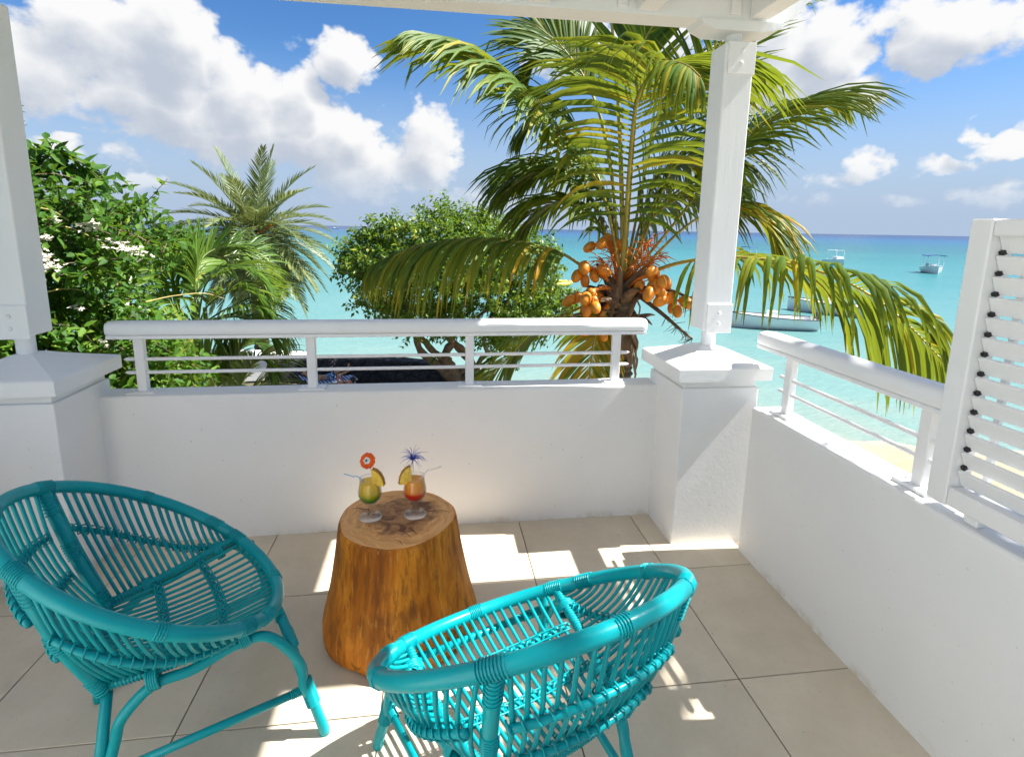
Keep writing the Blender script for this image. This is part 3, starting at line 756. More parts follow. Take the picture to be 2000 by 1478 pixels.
def sandmat():
    m_, q, b, o = newmat('coral_sand'); co = geopos(q); s_ = q.xyz(co)
    c = q.ramp(q.noise(co, .9, 6, .6), [(.3, (.33, .245, .15)), (.7, (.42, .325, .215))])
    wet = q.step(q.m('ADD', s_[2], q.m('MULTIPLY', q.m('SUBTRACT', q.noise(co, .7, 3), .5), .08)), -4.40, -4.49)
    c = q.mix(q.m('MULTIPLY', wet, .75), c, (.42, .36, .26))
    veg = q.m('MULTIPLY', q.step(s_[0], 2.5, -1.5), q.step(q.noise(co, .55, 5, .6), .36, .52))
    c = q.mix(veg, c, q.ramp(q.noise(co, 5, 4), [(.3, (.05, .045, .02)), (.7, (.14, .12, .07))]))
    q.put(b.inputs['Base Color'], c); b.inputs['Roughness'].default_value = .9
    addbump(q, b, q.m('ADD', q.noise(co, 2.2, 5, .65), q.m('MULTIPLY', q.noise(co, 16, 4), .4)), .7, .08); return m_
MAT['sand'] = sandmat()
SH = [(-60, 30), (-9, 22), (0, 19), (2, 15), (6, 12.6), (11.5, 11.6), (15, 10.2), (30, 5), (70, -8)]
def shore(x):
    for i in range(len(SH)-1):
        if x <= SH[i+1][0]:
            t = max(0, (x-SH[i][0])/(SH[i+1][0]-SH[i][0])); return SH[i][1]+(SH[i+1][1]-SH[i][1])*t
    return SH[-1][1]
b = MB(); X0, X1, Y0, Y1, dx = -46, 62, -12, 34, 1.0; nx, ny = int((X1-X0)/dx), int((Y1-Y0)/dx); rs = random.Random(3)
vs = []
for j in range(ny+1):
    for i in range(nx+1):
        x, y = X0+i*dx, Y0+j*dx; s_ = y-shore(x)+.25*math.sin(x*.7)+.2*math.sin(x*1.9+1)
        z = max(-6.5, min(-4.0, -4.5-.125*s_)); vs.append((x, y, z+rs.uniform(-.015, .015)))
b.add(vs, [(j*(nx+1)+i, j*(nx+1)+i+1, (j+1)*(nx+1)+i+1, (j+1)*(nx+1)+i) for j in range(ny) for i in range(nx)])
tag(b.build('beach', MAT['sand'], smooth=True), kind='structure')
# far low spit on the horizon
MAT['spit'] = plain('dark_spit', (.06, .07, .05), .9, .3, .05, world=True)
b = MB(); vs = []; fs = []
for i in range(61):
    u = i/60; px = 120+270*u; p0 = onz(px, 452.5, SEA); d_ = (p0-CAM); d_.z = 0; d_.normalize(); hh = .15+1.3*math.sin(math.pi*u)**.5*(.7+.3*math.sin(u*31)+.25*math.sin(u*77))
    vs += [p0-d_*14+Vector((0, 0, -.5)), p0+Vector((0, 0, hh)), p0+d_*14+Vector((0, 0, hh*.9)), p0+d_*30+Vector((0, 0, -.5))]
for i in range(60):
    for k_ in range(3): a_ = 4*i+k_; fs.append((a_, a_+4, a_+5, a_+1))
b.add(vs, fs); tag(b.build('headland', MAT['spit'], smooth=True), kind='structure')
# ================================================================== plants
GRN = [(0, (.012, .035, .006)), (.3, (.035, .095, .010)), (.55, (.085, .165, .014)), (.75, (.21, .25, .022)), (.88, (.46, .33, .02)), (1, (.62, .27, .015))]
MAT['palm_leaf'] = leafmat('palm_leaflet', GRN, .5, .36, (.42, .46, .03), .3)
MAT['date_leaf'] = leafmat('date_leaflet', [(0, (.04, .07, .025)), (.4, (.11, .16, .06)), (.7, (.22, .26, .09)), (1, (.42, .33, .08))], .42, .25, (.4, .45, .1), .5)
MAT['areca_leaf'] = leafmat('areca_leaflet', [(0, (.012, .04, .008)), (.4, (.05, .13, .018)), (.7, (.16, .26, .03)), (1, (.40, .38, .05))], .35, .36, (.35, .5, .04), .5)
MAT['bush_leaf'] = leafmat('bush_leaf', [(0, (.012, .04, .008)), (.4, (.042, .125, .014)), (.75, (.115, .225, .025)), (1, (.28, .34, .05))], .55, .34, (.28, .48, .03), .25)
MAT['tree_leaf'] = leafmat('tree_leaf', [(0, (.015, .04, .008)), (.4, (.055, .13, .014)), (.75, (.14, .225, .022)), (1, (.42, .36, .03))], .4, .32, (.34, .48, .03), .25)
MAT['rachis'] = plain('frond_stalk', (.42, .33, .06), .45, .25, 6)
MAT['rachis_green'] = plain('frond_stalk_green', (.16, .21, .05), .5, .25, 6)
MAT['bark_grey'] = plain('branch_bark', (.16, .115, .07), .85, .35, 8, .6, 30)
MAT['palm_trunk'] = plain('palm_trunk', (.15, .115, .08), .9, .35, 7, .8, 26, stretch=(1, 1, 3.0))
MAT['fibre'] = plain('palm_fibre', (.17, .11, .065), .95, .5, 14, .9, 40, stretch=(1, 1, .25))
MAT['coconut'] = plain('orange_coconut', (.72, .255, .018), .42, .22, 9, .15, 40)
MAT['calyx'] = plain('coconut_calyx', (.33, .20, .07), .8, .3, 20)
MAT['bloom_orange'] = plain('palm_flower_stalk', (.70, .20, .02), .6, .3, 14)
MAT['petal'] = plain('white_petal', (.80, .77, .66), .6, .1, 30)
MAT['vine'] = plain('vine_stem', (.42, .33, .12), .6, .25, 12)
def leaflet(b, p0, dir_, wd, L, w, droop, tint, tip=.0, seg=5, kink=0):
    prof = (.30, .85, 1.0, .86, .55, .05) if seg == 5 else (.35, 1.0, .8, .05)
    d_ = dir_.normalized(); q = p0.copy(); vs = []; cs = []
    for i in range(seg+1):
        wv = wd-d_*wd.dot(d_); wv = wv.normalized() if wv.length > 1e-5 else d_.orthogonal().normalized(); nn = d_.cross(wv)
        hw = w*prof[i]*.5
        vs += [q+wv*hw-nn*hw*.45, q.copy(), q-wv*hw-nn*hw*.45]
        t_ = min(1, max(0, tint+tip*(i/seg)**2)); tm = min(1, t_+.24*(1-i/seg)); cs += [(t_, 0, 0), (tm, 0, 0), (t_, 0, 0)]
        if i < seg:
            q = q+d_*(L/seg); dd = droop*(.35+.9*i/seg)
            if kink and i == kink: dd += 1.6
            d_ = (d_+Vector((0, 0, -dd))).normalized()
    o = len(b.v); b.v += [tuple(x) for x in vs]; b.c += cs
    for i in range(seg):
        a = o+3*i; b.f += [(a, a+1, a+4, a+3), (a+1, a+2, a+5, a+4)]; b.mi += [0, 0]
def frond(parent, pts, S0, n=52, L=.72, w=.042, a0=62, a1=24, lift=.18, droop=.32, tint=.42, tip=.0, start=.14, r0=.024, mat='palm_leaf', rmat='rachis', single=False, seg=5, rs=None, drop=1.0, tvar=.14, name='frond', asym=1.0, joined=False):
    rs = rs or random.Random(len(bpy.data.objects))
    N = 40; P = catmull(pts, N); fr = MB()
    fr.tube(P, [r0*(1-.86*(i/N)**.8)+.0012 for i in range(N+1)], 7, squash=.7)
    F = None
    if not joined: F = fr.build(name, MAT[rmat], parent, True)
    S0 = Vector(S0).normalized(); J = MB()
    for sd in (1, -1):
        for i in range(n):
            u = start+(1-start)*((i+.5)/n)**.92; fu = u*N; k_ = min(int(fu), N-1); p0 = P[k_].lerp(P[k_+1], fu-k_); T = (P[k_+1]-P[k_]).normalized()
            S = (S0-T*S0.dot(T)).normalized(); U = S.cross(T); U = U if U.z > 0 else -U
            al = R(a0+(a1-a0)*((u-start)/(1-start))+rs.uniform(-6, 6))
            d_ = T*math.cos(al)+(S*sd*(1 if sd > 0 else asym)+U*(lift+rs.uniform(-.12, .12))).normalized()*math.sin(al)
            uu = (u-start)/(1-start); ln = L*(.62+.62*math.sin(math.pi*(.10+.80*uu)))*.86*rs.uniform(.86, 1.1)*(1-.58*max(0, (uu-.5)/.5)**1.3)
            if rs.random() < .03: continue
            b_ = MB() if single else J
            leaflet(b_, p0, d_, T, ln, w*rs.uniform(.75, 1.15)*(1-.45*uu), droop*rs.uniform(.75, 1.3)*drop, tint+rs.gauss(0, tvar), tip, seg, 3 if rs.random() < .06 else 0)
            if single: b_.build('leaflet', MAT[mat], F, True, True)
    if joined:
        return fr, J
    if not single:
        o = J.build('leaflets', MAT[mat], F, True, True); o['kind'] = 'stuff'
    return F
VD = Vector((_f.x, _f.y, 0)).normalized()     # horizontal away from the photographer
HR = Vector((CR.x, CR.y, 0)).normalized()
PC = at(1212, 548, 6.0)
PALM = thing('coconut_palm', 'coconut palm with orange coconuts rising just beyond the balcony', 'palm tree', (PC.x, PC.y, -4.0))
def pal(o): return o
inv = Vector((-PC.x, -PC.y, 4.0))
PR = link('tmp', None)
def W2(pts): return [at(*p_)+inv for p_ in pts]
B0 = (1214, 545, 6.0)
fr1 = [B0, (1178, 380, 5.95), (1120, 292, 5.85), (1065, 226, 5.7), (1010, 168, 5.6), (952, 128, 5.5), (895, 98, 5.4), (838, 76, 5.35)]
frond(PALM, W2(fr1), VD+HR*.25, 96, 1.2, .058, 62, 20, .05, .40, .52, .06, .2, rs=random.Random(1), tvar=.12)
fr2 = [B0, (1221, 450, 5.9), (1229, 330, 5.7), (1239, 223, 5.45), (1250, 182, 5.3), (1269, 148, 5.15), (1294, 125, 5.0), (1320, 122, 4.85), (1346, 131, 4.7), (1368, 150, 4.6)]
frond(PALM, W2(fr2), HR, 84, 1.2, .060, 82, 30, .10, .46, .50, .10, .12, rs=random.Random(2), single=True, r0=.034)
fr3 = [(1220, 540, 6.1), (1236, 300, 6.2), (1253, 107, 6.3), (1279, 42, 6.35), (1312, -40, 6.3), (1350, -110, 6.2)]
frond(PALM, W2(fr3), HR, 64, 1.1, .066, 42, 20, .05, .06, .46, .0, .3, rs=random.Random(3))
fr4 = [(1212, 540, 6.1), (1195, 350, 6.4), (1165, 205, 6.6), (1130, 135, 6.7), (1090, 105, 6.8), (1050, 112, 6.9), (1022, 150, 6.9)]
frond(PALM, W2(fr4), VD*.6+HR*.6, 66, .95, .056, 60, 22, .1, .30, .42, .0, .35, rs=random.Random(4))
fr4b = [(1212, 540, 6.1), (1190, 300, 6.3), (1150, 170, 6.5), (1100, 95, 6.6), (1045, 48, 6.6)]
frond(PALM, W2(fr4b), HR+VD*.4, 58, .85, .052, 50, 18, .15, .16, .45, .05, .45, rs=random.Random(5))
fr5 = [(1205, 556, 6.0), (1150, 528, 5.95), (1110, 502, 5.9), (1080, 488, 5.88), (1025, 474, 5.85), (966, 467, 5.8), (907, 467, 5.75), (859, 473, 5.72), (812, 482, 5.7), (765, 500, 5.66), (735, 516, 5.62)]
frond(PALM, W2(fr5), VD, 88, 1.15, .048, 66, 30, -.05, .85, .40, .40, .2, rs=random.Random(6), r0=.03, tvar=.13)
fr6 = [(1232, 548, 6.0), (1310, 518, 5.75), (1375, 506, 5.5), (1440, 503, 5.3), (1510, 509, 5.1), (1580, 524, 4.9), (1650, 549, 4.75), (1720, 590, 4.6), (1785, 645, 4.5), (1850, 715, 4.4)]
frond(PALM, W2(fr6), VD*.9-HR*.2, 68, 1.0, .056, 72, 26, -.02, .9, .46, .10, .17, rs=random.Random(7), single=True, r0=.032, tvar=.12)
fr7 = [(1235, 535, 6.1), (1330, 420, 6.3), (1400, 322, 6.45), (1460, 262, 6.55), (1520, 222, 6.65), (1580, 200, 6.75), (1630, 200, 6.85)]
frond(PALM, W2(fr7), VD-HR*.1, 84, 1.15, .052, 60, 20, .04, .44, .40, .14, .2, rs=random.Random(8))
fr8 = [(1240, 540, 6.1), (1330, 450, 6.4), (1390, 413, 6.5), (1440, 404, 6.55), (1490, 430, 6.6), (1522, 492, 6.6)]
frond(PALM, W2(fr8), VD, 64, .85, .05, 60, 14, .05, .42, .62, .08, .3, rs=random.Random(9))
fr9 = [(1232, 530, 6.15), (1290, 380, 6.25), (1338, 250, 6.25), (1378, 140, 6.2), (1415, 70, 6.1), (1455, 22, 6.0), (1500, 2, 5.9)]
frond(PALM, W2(fr9), HR+VD*.45, 60, 1.05, .036, 58, 18, .02, .16, .30, .08, .3, rs=random.Random(10))
fr10 = [(1200, 575, 6.0), (1130, 602, 5.85), (1042, 648, 5.7), (992, 700, 5.6), (950, 744, 5.5), (928, 800, 5.4)]
frond(PALM, W2(fr10), VD*.7+HR*.5, 66, .82, .046, 62, 16, .05, .34, .40, .10, .2, rs=random.Random(11))
fr11 = [(1208, 580, 5.95), (1176, 618, 5.75), (1158, 680, 5.65), (1150, 760, 5.55), (1150, 850, 5.5)]
frond(PALM, W2(fr11), HR+VD*.2, 56, .72, .046, 56, 18, .1, .3, .72, .06, .2, rs=random.Random(12))
fr12 = [(1230, 530, 6.2), (1290, 370, 6.5), (1345, 305, 6.8), (1400, 300, 7.0), (1446, 352, 7.1)]
frond(PALM, W2(fr12), VD+HR*.3, 70, 1.05, .056, 60, 18, .05, .5, .30, .04, .15, rs=random.Random(13))
fr13 = [(1206, 530, 6.2), (1160, 400, 6.4), (1100, 345, 6.55), (1040, 340, 6.65), (985, 375, 6.7)]
frond(PALM, W2(fr13), VD+HR*.3, 70, 1.05, .056, 60, 18, .05, .5, .34, .05, .15, rs=random.Random(14))
fr14 = [(1222, 535, 6.2), (1250, 390, 6.5), (1275, 270, 6.8), (1310, 200, 7.0), (1370, 190, 7.2), (1430, 240, 7.3)]
frond(PALM, W2(fr14), VD+HR*.3, 70, 1.1, .054, 62, 18, .05, .5, .28, .04, .18, rs=random.Random(15))
fr15 = [(1210, 535, 6.2), (1185, 400, 6.5), (1150, 300, 6.8), (1105, 230, 7.0), (1060, 215, 7.2), (1020, 260, 7.3)]
frond(PALM, W2(fr15), VD+HR*.3, 70, 1.1, .054, 62, 18, .05, .5, .32, .04, .18, rs=random.Random(16))
for k_, (pts, tn) in enumerate([([(1210, 538, 6.2), (1172, 440, 6.4), (1125, 400, 6.55), (1075, 402, 6.65), (1030, 438, 6.7)], .30), ([(1226, 538, 6.2), (1268, 435, 6.4), (1318, 392, 6.55), (1368, 392, 6.7), (1405, 420, 6.75)], .32),
        ([(1212, 535, 6.25), (1190, 400, 6.5), (1150, 350, 6.7), (1090, 330, 6.9), (1030, 350, 7.0)], .26), ([(1224, 535, 6.25), (1262, 400, 6.55), (1300, 330, 6.8), (1355, 320, 7.0), (1410, 350, 7.1)], .26)]):
    frond(PALM, W2(pts), VD+HR*.35, 64, 1.0, .052, 62, 20, .05, .55, tn, .05, .12, rs=random.Random(60+k_))
# rolled young spear
b = MB(); b.tube(catmull(W2([(1218, 540, 6.1), (1212, 300, 6.2), (1203, 130, 6.25), (1190, 10, 6.25), (1182, -60, 6.25)]), 20), [.03-.024*i/20 for i in range(21)], 8); b.build('spear_leaf', MAT['rachis'], PALM, True)
# trunk with ring scars
b = MB(); rs = random.Random(21); pts = []; rad = []
zt = PC.z+4.0
for i in range(141):
    u = i/140; z = u*(zt-.02); pts.append((.14*math.sin(u*1.6)*(1-u)+.05*(1-u), .10*(1-u), z)); rad.append(.155-.02*u+(.022 if i % 2 else 0)*rs.uniform(.5, 1.2)+(.10*(1-u*8) if u < .125 else 0))
b.tube(pts, rad, 16); b.build('trunk', MAT['palm_trunk'], PALM)
# fibrous old leaf bases round the crown
for i in range(24):
    a_ = i*2.4+.3; lo = i/24; z0 = zt-.52+.50*lo; L_ = rs.uniform(.22, .42); e_ = R(rs.uniform(20, 75) if lo > .35 else rs.uniform(-40, 30)); rr = .12
    d_ = Vector((math.cos(a_)*math.cos(e_), math.sin(a_)*math.cos(e_), math.sin(e_))); s_ = Vector((math.cos(a_)*rr, math.sin(a_)*rr, z0))
    b = MB(); b.tube(catmull([s_-d_*.05, s_+d_*L_*.35+Vector((0, 0, .03)), s_+d_*L_*.75, s_+d_*L_+Vector((0, 0, -.05))], 8), [.09, .085, .075, .065, .055, .045, .034, .025, .012], 8, squash=.45); b.build('leaf_base', MAT['fibre'], PALM, True)
for i in range(44):    # hanging ragged fibre sheets
    a_ = rs.uniform(0, 6.283); z0 = zt-rs.uniform(.05, .75); s_ = Vector((math.cos(a_)*.16, math.sin(a_)*.16, z0)); w_ = rs.uniform(.04, .1); L_ = rs.uniform(.15, .36); t_ = Vector((-math.sin(a_), math.cos(a_), 0)); o_ = Vector((math.cos(a_), math.sin(a_), 0))
    b = MB(); vs = []
    for k_ in range(5): u = k_/4; c_ = s_+o_*(.07*math.sin(u*2.2)+rs.uniform(-.01, .01))+Vector((0, 0, -L_*u)); ww = w_*(1-.6*u)*rs.uniform(.7, 1.2); vs += [c_+t_*ww, c_+o_*.012, c_-t_*ww]
    b.add(vs, [(3*k_+j, 3*k_+j+1, 3*k_+j+4, 3*k_+j+3) for k_ in range(4) for j in range(2)]); b.build('fibre_sheet', MAT['fibre'], PALM, True)
# coconuts
nutm = None
def nut_mesh():
    b = MB(); b.lathe([(.0005, -.082), (.022, -.080), (.042, -.062), (.056, -.024), (.057, .015), (.049, .048), (.032, .070), (.012, .080)], 14, mod=lambda w, z: 1+.045*math.cos(3*w)); return b.mesh('coconut', MAT['coconut'], True)
NUT = nut_mesh()
b = MB(); b.lathe([(.038, .066), (.03, .08), (.012, .092), (.006, .11)], 8, mod=lambda w, z: 1+.2*math.cos(3*w)); CAL = b.mesh('calyx', MAT['calyx'], True)
def bunch(px, py, d_, n, spread, seed):
    r_ = random.Random(seed); c = at(px, py, d_)+inv; s_ = Vector((0, 0, zt-.12))
    b = MB(); b.tube(catmull([s_+(c-s_)*.12, s_.lerp(c, .5)+Vector((0, 0, .08)), c+Vector((0, 0, .08)), c], 12), [.026-.012*i/12 for i in range(13)], 7); st = b.build('bunch_stalk', MAT['bloom_orange'], PALM, True)
    placed = []
    for i in range(n):
        for _ in range(60):
            o_ = Vector((r_.gauss(0, 1)*spread[0], r_.gauss(0, 1)*spread[0], r_.gauss(0, 1)*spread[1])); q = c+o_
            if all((q-z_).length > .092 for z_ in placed): break
        placed.append(q); k_ = link('coconut', NUT, st, q); ax = (q-c-Vector((0, 0, .14))).normalized(); k_.rotation_mode = 'QUATERNION'; k_.rotation_quaternion = (-ax).to_track_quat('Z', 'Y'); k_.scale = [r_.uniform(.8, 1.1)]*3
        link('calyx', CAL, k_) if False else None
        b = MB(); b.tube([q-ax*.07, c+Vector((0, 0, .05))], .007, 5); b.build('nut_stalk', MAT['bloom_orange'], st)
bunch(1152, 585, 5.7, 12, (.12, .07), 1)
bunch(1140, 532, 5.85, 6, (.09, .06), 2)
bunch(1282, 552, 5.65, 9, (.10, .06), 3)
bunch(1316, 598, 5.75, 7, (.10, .05), 4)
bunch(1188, 482, 6.1, 6, (.09, .06), 5)
bunch(1165, 645, 5.7, 4, (.07, .04), 6)
for k_, (px, py, d_, dirx, dirz) in enumerate([(1192, 480, 6.0, -.35, .7), (1272, 468, 6.0, .35, .75), (1290, 500, 5.85, .6, .45), (1262, 505, 5.8, .25, .6), (1175, 505, 5.85, -.6, .4)]):
    r_ = random.Random(40+k_); b = MB(); s_ = Vector((0, 0, zt-.05)); c = at(px, py, d_)+inv
    b.tube([s_, s_.lerp(c, .6), c], [.02, .014, .006], 6)
    for i in range(30):
        u = r_.uniform(.55, 1.0); p0 = s_.lerp(c, u); dv = Vector((dirx+r_.gauss(0, .6), r_.gauss(0, .6), dirz*.6+r_.gauss(0, .5))).normalized(); L_ = r_.uniform(.10, .24)
        b.tube([p0, p0+dv*L_*.5, p0+dv*L_+Vector((0, 0, -.04))], [.006, .005, .003], 4)
    b.build('flower_stalk', MAT['bloom_orange'], PALM, True)
MAT['dry'] = plain('dry_stalk', (.13, .085, .05), .9, .4, 10)
for k_, pts in enumerate([[(1245, 575, 5.9), (1290, 610, 5.7), (1325, 640, 5.6), (1352, 662, 5.55)], [(1240, 560, 5.9), (1320, 570, 5.7), (1362, 600, 5.6)], [(1205, 610, 5.9), (1160, 606, 5.7), (1105, 622, 5.6)]]):
    b = MB(); P = catmull(W2(pts), 14); b.tube(P, [.034-.022*i/14 for i in range(15)], 7, squash=.7); r_ = random.Random(k_)
    for i in range(34):
        p0 = P[r_.randint(6, 14)]; dv = Vector((r_.gauss(0, .5), r_.gauss(0, .5), -.5+r_.gauss(0, .4))).normalized(); b.tube([p0, p0+dv*r_.uniform(.06, .16)], [.004, .0015], 4)
    b.build('old_stalk', MAT['dry'], PALM, True)
bpy.data.objects.remove(PR)
# unseen second coconut palm beyond the screen, added to dapple the corner with shade
P2 = Vector((4.6, -1.75, 5.9)); SP = thing('coconut_palm', 'tall unseen coconut palm added beyond the louvred screen to dapple the corner', 'palm tree', (P2.x, P2.y, -4.0)); zz = P2.z+4
b = MB(); b.tube([(0, 0, zz*i/100) for i in range(101)], [.17+(.02 if i % 2 else 0)-.0004*i for i in range(101)], 12); b.build('trunk', MAT['palm_trunk'], SP)
rs = random.Random(101)
for i in range(22):
    a_ = i*2.39996+.4; e_ = R(rs.uniform(-25, 4) if math.sin(a_) > .15 else rs.uniform(5, 60)); L_ = rs.uniform(1.6, 2.3); d_ = Vector((math.cos(a_)*math.cos(e_), math.sin(a_)*math.cos(e_)*.75, math.sin(e_))); q = Vector((0, 0, zz)); pts = [q.copy()]
    for k_ in range(6): q = q+d_*L_/6; pts.append(q.copy()); d_ = (d_+Vector((0, 0, -.2))).normalized()
    frond(SP, pts, Vector((-math.sin(a_), math.cos(a_), 0)), 40, .7, .05, 60, 20, .1, .4, .42, .05, .15, rs=rs)
# ------------------------------------------------------------------ date palm
DC = at(497, 455, 22.0)
DP = thing('date_palm', 'feathery date palm with a round grey green crown by the shore', 'palm tree', (DC.x, DC.y, -4.0)); zc = DC.z+4.0
b = MB(); b.tube([(0, 0, zc*i/60) for i in range(61)], [.26+(.04 if i % 2 else 0)-.0005*i for i in range(61)], 14); b.build('trunk', MAT['palm_trunk'], DP)
rs = random.Random(77)
for i in range(84):
    u = (i+.5)/84; e_ = R(86-142*u**.62); a_ = i*2.39996+.5; L_ = rs.uniform(2.7, 3.3)*(1 if u > .12 else .98)
    d_ = Vector((math.cos(a_)*math.cos(e_), math.sin(a_)*math.cos(e_), math.sin(e_))); q = Vector((math.cos(a_)*.14, math.sin(a_)*.14, zc-.25+.35*(1-u))); pts = [q.copy()]
    for k_ in range(7):
        q = q+d_*L_/7; pts.append(q.copy()); d_ = (d_+Vector((0, 0, -.075-.07*math.cos(e_)))).normalized()
    S0 = Vector((-math.sin(a_), math.cos(a_), 0))
    fr, J = frond(None, pts, S0, 46, .62, .062, 52, 26, .35, .10, .40, .12, .10, .022, 'date_leaf', 'rachis_green', False, 3, rs, joined=True)
    F = fr.build('frond', MAT['rachis'] if u > .55 else MAT['rachis_green'], DP, True)
    J.build('leaflets', MAT['date_leaf'], F, False, True)['kind'] = 'stuff'
for i in range(30):
    a_ = i*2.4; e_ = R(rs.uniform(-35, 45)); d_ = Vector((math.cos(a_)*math.cos(e_), math.sin(a_)*math.cos(e_), math.sin(e_))); s_ = Vector((0, 0, zc-.15))+d_*.15
    b = MB(); b.tube([s_, s_+d_*.35, s_+d_*.75+Vector((0, 0, -.1))], [.05, .04, .02], 5); b.build('leaf_base', MAT['bloom_orange'] if i % 6 == 0 else MAT['fibre'], DP)
# ------------------------------------------------------------------ areca palms
def areca(label, base, fronds_, seed, stems):
    r_ = random.Random(seed); o = at(*base); t = thing('areca_palm', label, 'palm tree', (o.x, o.y, -4.0)); iv = Vector((-o.x, -o.y, 4.0))
    for (px, py, d_) in stems:
        p_ = at(px, py, d_)+iv; b = MB(); b.tube([(p_.x*.4, p_.y*.4, 0), (p_.x*.8, p_.y*.8, p_.z*.6), p_], [.05, .04, .025], 8); b.build('stem', MAT['rachis_green'], t, True)
    for pts, L_, tn, dr in fronds_:
        P = [at(*q)+iv for q in pts]; S0 = VD*r_.uniform(.5, 1)+HR*r_.uniform(-.4, .4)
        frond(t, P, S0, 46, L_*.85, .042, 56, 20, .22, dr, tn, .05, .2, .016, 'areca_leaf', 'rachis_green', rs=r_)
    return t
A_ = (385, 640, 7.2)
areca('leafy green areca palm with arching fronds between bush and date palm', A_, [
 ([A_, (406, 597, 7.1), (440, 574, 6.9), (474, 565, 6.8), (505, 578, 6.7), (522, 625, 6.6)], .72, .52, .22),
 ([A_, (400, 560, 7.1), (430, 535, 7.0), (470, 525, 6.9), (510, 545, 6.8), (532, 600, 6.7)], .62, .42, .26),
 ([A_, (388, 540, 7.3), (395, 505, 7.4), (425, 485, 7.5), (465, 485, 7.6), (500, 510, 7.6)], .6, .48, .2),
 ([A_, (375, 570, 7.2), (362, 525, 7.2), (352, 495, 7.2), (345, 470, 7.2)], .5, .5, .1),
 ([A_, (380, 560, 7.0), (385, 510, 6.9), (380, 485, 6.8)], .5, .46, .14),
 ([A_, (350, 570, 7.1), (310, 525, 7.0), (270, 515, 6.9), (240, 540, 6.8)], .68, .42, .22),
 ([A_, (345, 600, 7.0), (305, 575, 6.9), (265, 580, 6.8), (240, 610, 6.7)], .62, .36, .24),
 ([A_, (420, 625, 7.0), (470, 620, 6.9), (520, 638, 6.8), (548, 680, 6.7)], .6, .55, .2),
 ([A_, (395, 520, 7.5), (440, 500, 7.7), (485, 500, 7.9), (520, 525, 8.0), (540, 580, 8.0)], .62, .36, .28),
 ([A_, (370, 520, 7.6), (335, 500, 7.8), (300, 495, 7.9), (270, 520, 8.0)], .66, .32, .26),
 ([A_, (450, 600, 6.8), (510, 600, 6.6), (545, 640, 6.5), (556, 700, 6.4)], .6, .44, .3)], 5, [A_, (400, 600, 7.2), (375, 580, 7.2)])
L0 = (440, 820, 7.0)
areca('low areca palm with upright fan leaves behind the railing rods', L0, [
 ([L0, (420, 740, 6.9), (385, 695, 6.8), (345, 680, 6.7), (300, 700, 6.6)], .62, .52, .12),
 ([L0, (438, 740, 7.0), (430, 690, 7.0), (415, 655, 7.0)], .62, .5, .06),
 ([L0, (450, 740, 7.0), (465, 690, 7.0), (490, 660, 7.0), (525, 650, 7.0)], .62, .5, .14),
 ([L0, (470, 750, 6.9), (495, 710, 6.8), (520, 705, 6.7), (540, 735, 6.6)], .62, .46, .22),
 ([L0, (400, 770, 6.8), (350, 740, 6.6), (300, 740, 6.5), (250, 770, 6.4)], .62, .56, .16),
 ([L0, (480, 780, 6.8), (505, 755, 6.6), (530, 765, 6.5), (545, 790, 6.4)], .5, .4, .22),
 ([L0, (445, 760, 7.2), (450, 720, 7.3), (470, 680, 7.4), (495, 668, 7.4), (520, 690, 7.4)], .6, .36, .16),
 ([L0, (425, 750, 7.2), (395, 710, 7.3), (370, 690, 7.3), (330, 720, 7.3)], .6, .34, .16)], 6, [(440, 800, 7.0), (425, 760, 7.0)])
# ------------------------------------------------------------------ leafy crowns
def leaf(b, p0, d_, nrm, L, w, t, fold=.25, bend=.18, fine=False):
    d_ = d_.normalized(); s_ = d_.cross(nrm); s_ = s_.normalized() if s_.length > 1e-5 else d_.orthogonal().normalized(); n_ = s_.cross(d_)
    col = (min(1, max(0, t)), 0, 0); h = n_*w*fold*.35
    if fine:
        m1 = p0+d_*L*.30-n_*L*bend*.08-h; m2 = p0+d_*L*.66-n_*L*bend*.42-h; e_ = p0+d_*L-n_*L*bend
        b.add([p0, m1+s_*w*.46+h*2, m1, m1-s_*w*.46+h*2, m2+s_*w*.40+h*2, m2, m2-s_*w*.40+h*2, e_], [(0, 2, 1), (0, 3, 2), (1, 2, 5, 4), (2, 3, 6, 5), (4, 5, 7), (5, 6, 7)], col)
    else:
        m_ = p0+d_*L*.45-n_*w*fold*.4; e_ = p0+d_*L-n_*L*bend
        b.add([p0, p0+d_*L*.42+s_*w*.5+n_*w*fold*.3, m_, p0+d_*L*.42-s_*w*.5+n_*w*fold*.3, e_], [(0, 2, 1), (1, 2, 4), (0, 3, 2), (3, 4, 2)], col)
def twig(b, tb, p0, d_, L, n, ll, lw, r_, tint, var=.16, fine=False):
    d_ = d_.normalized(); q = p0.copy(); st = [q.copy()]; k_ = max(3, n//3)
    for i in range(n):
        if i % 3 == 0:
            q = q+d_*(L/k_); d_ = (d_+Vector((r_.gauss(0, .16), r_.gauss(0, .16), r_.gauss(-.03, .14)))).normalized(); st.append(q.copy())
        a_ = i*2.4+r_.uniform(-.5, .5); o1 = d_.orthogonal().normalized(); o2 = d_.cross(o1)
        ld = d_*r_.uniform(.15, .7)+o1*math.cos(a_)+o2*math.sin(a_)+Vector((0, 0, r_.uniform(-.35, .3)))
        nn = Vector((r_.gauss(.25, .45), r_.gauss(-.1, .45), 1))
        leaf(b, q+Vector((r_.gauss(0, .01), r_.gauss(0, .01), r_.gauss(0, .01)))*2, ld, nn, ll*r_.uniform(.65, 1.2), lw*r_.uniform(.7, 1.2), tint+r_.gauss(0, var), fine=fine)
    if tb is not None and len(st) > 1: tb.tube(st, [.0035*(1-.6*i/len(st)) for i in range(len(st))], 4)
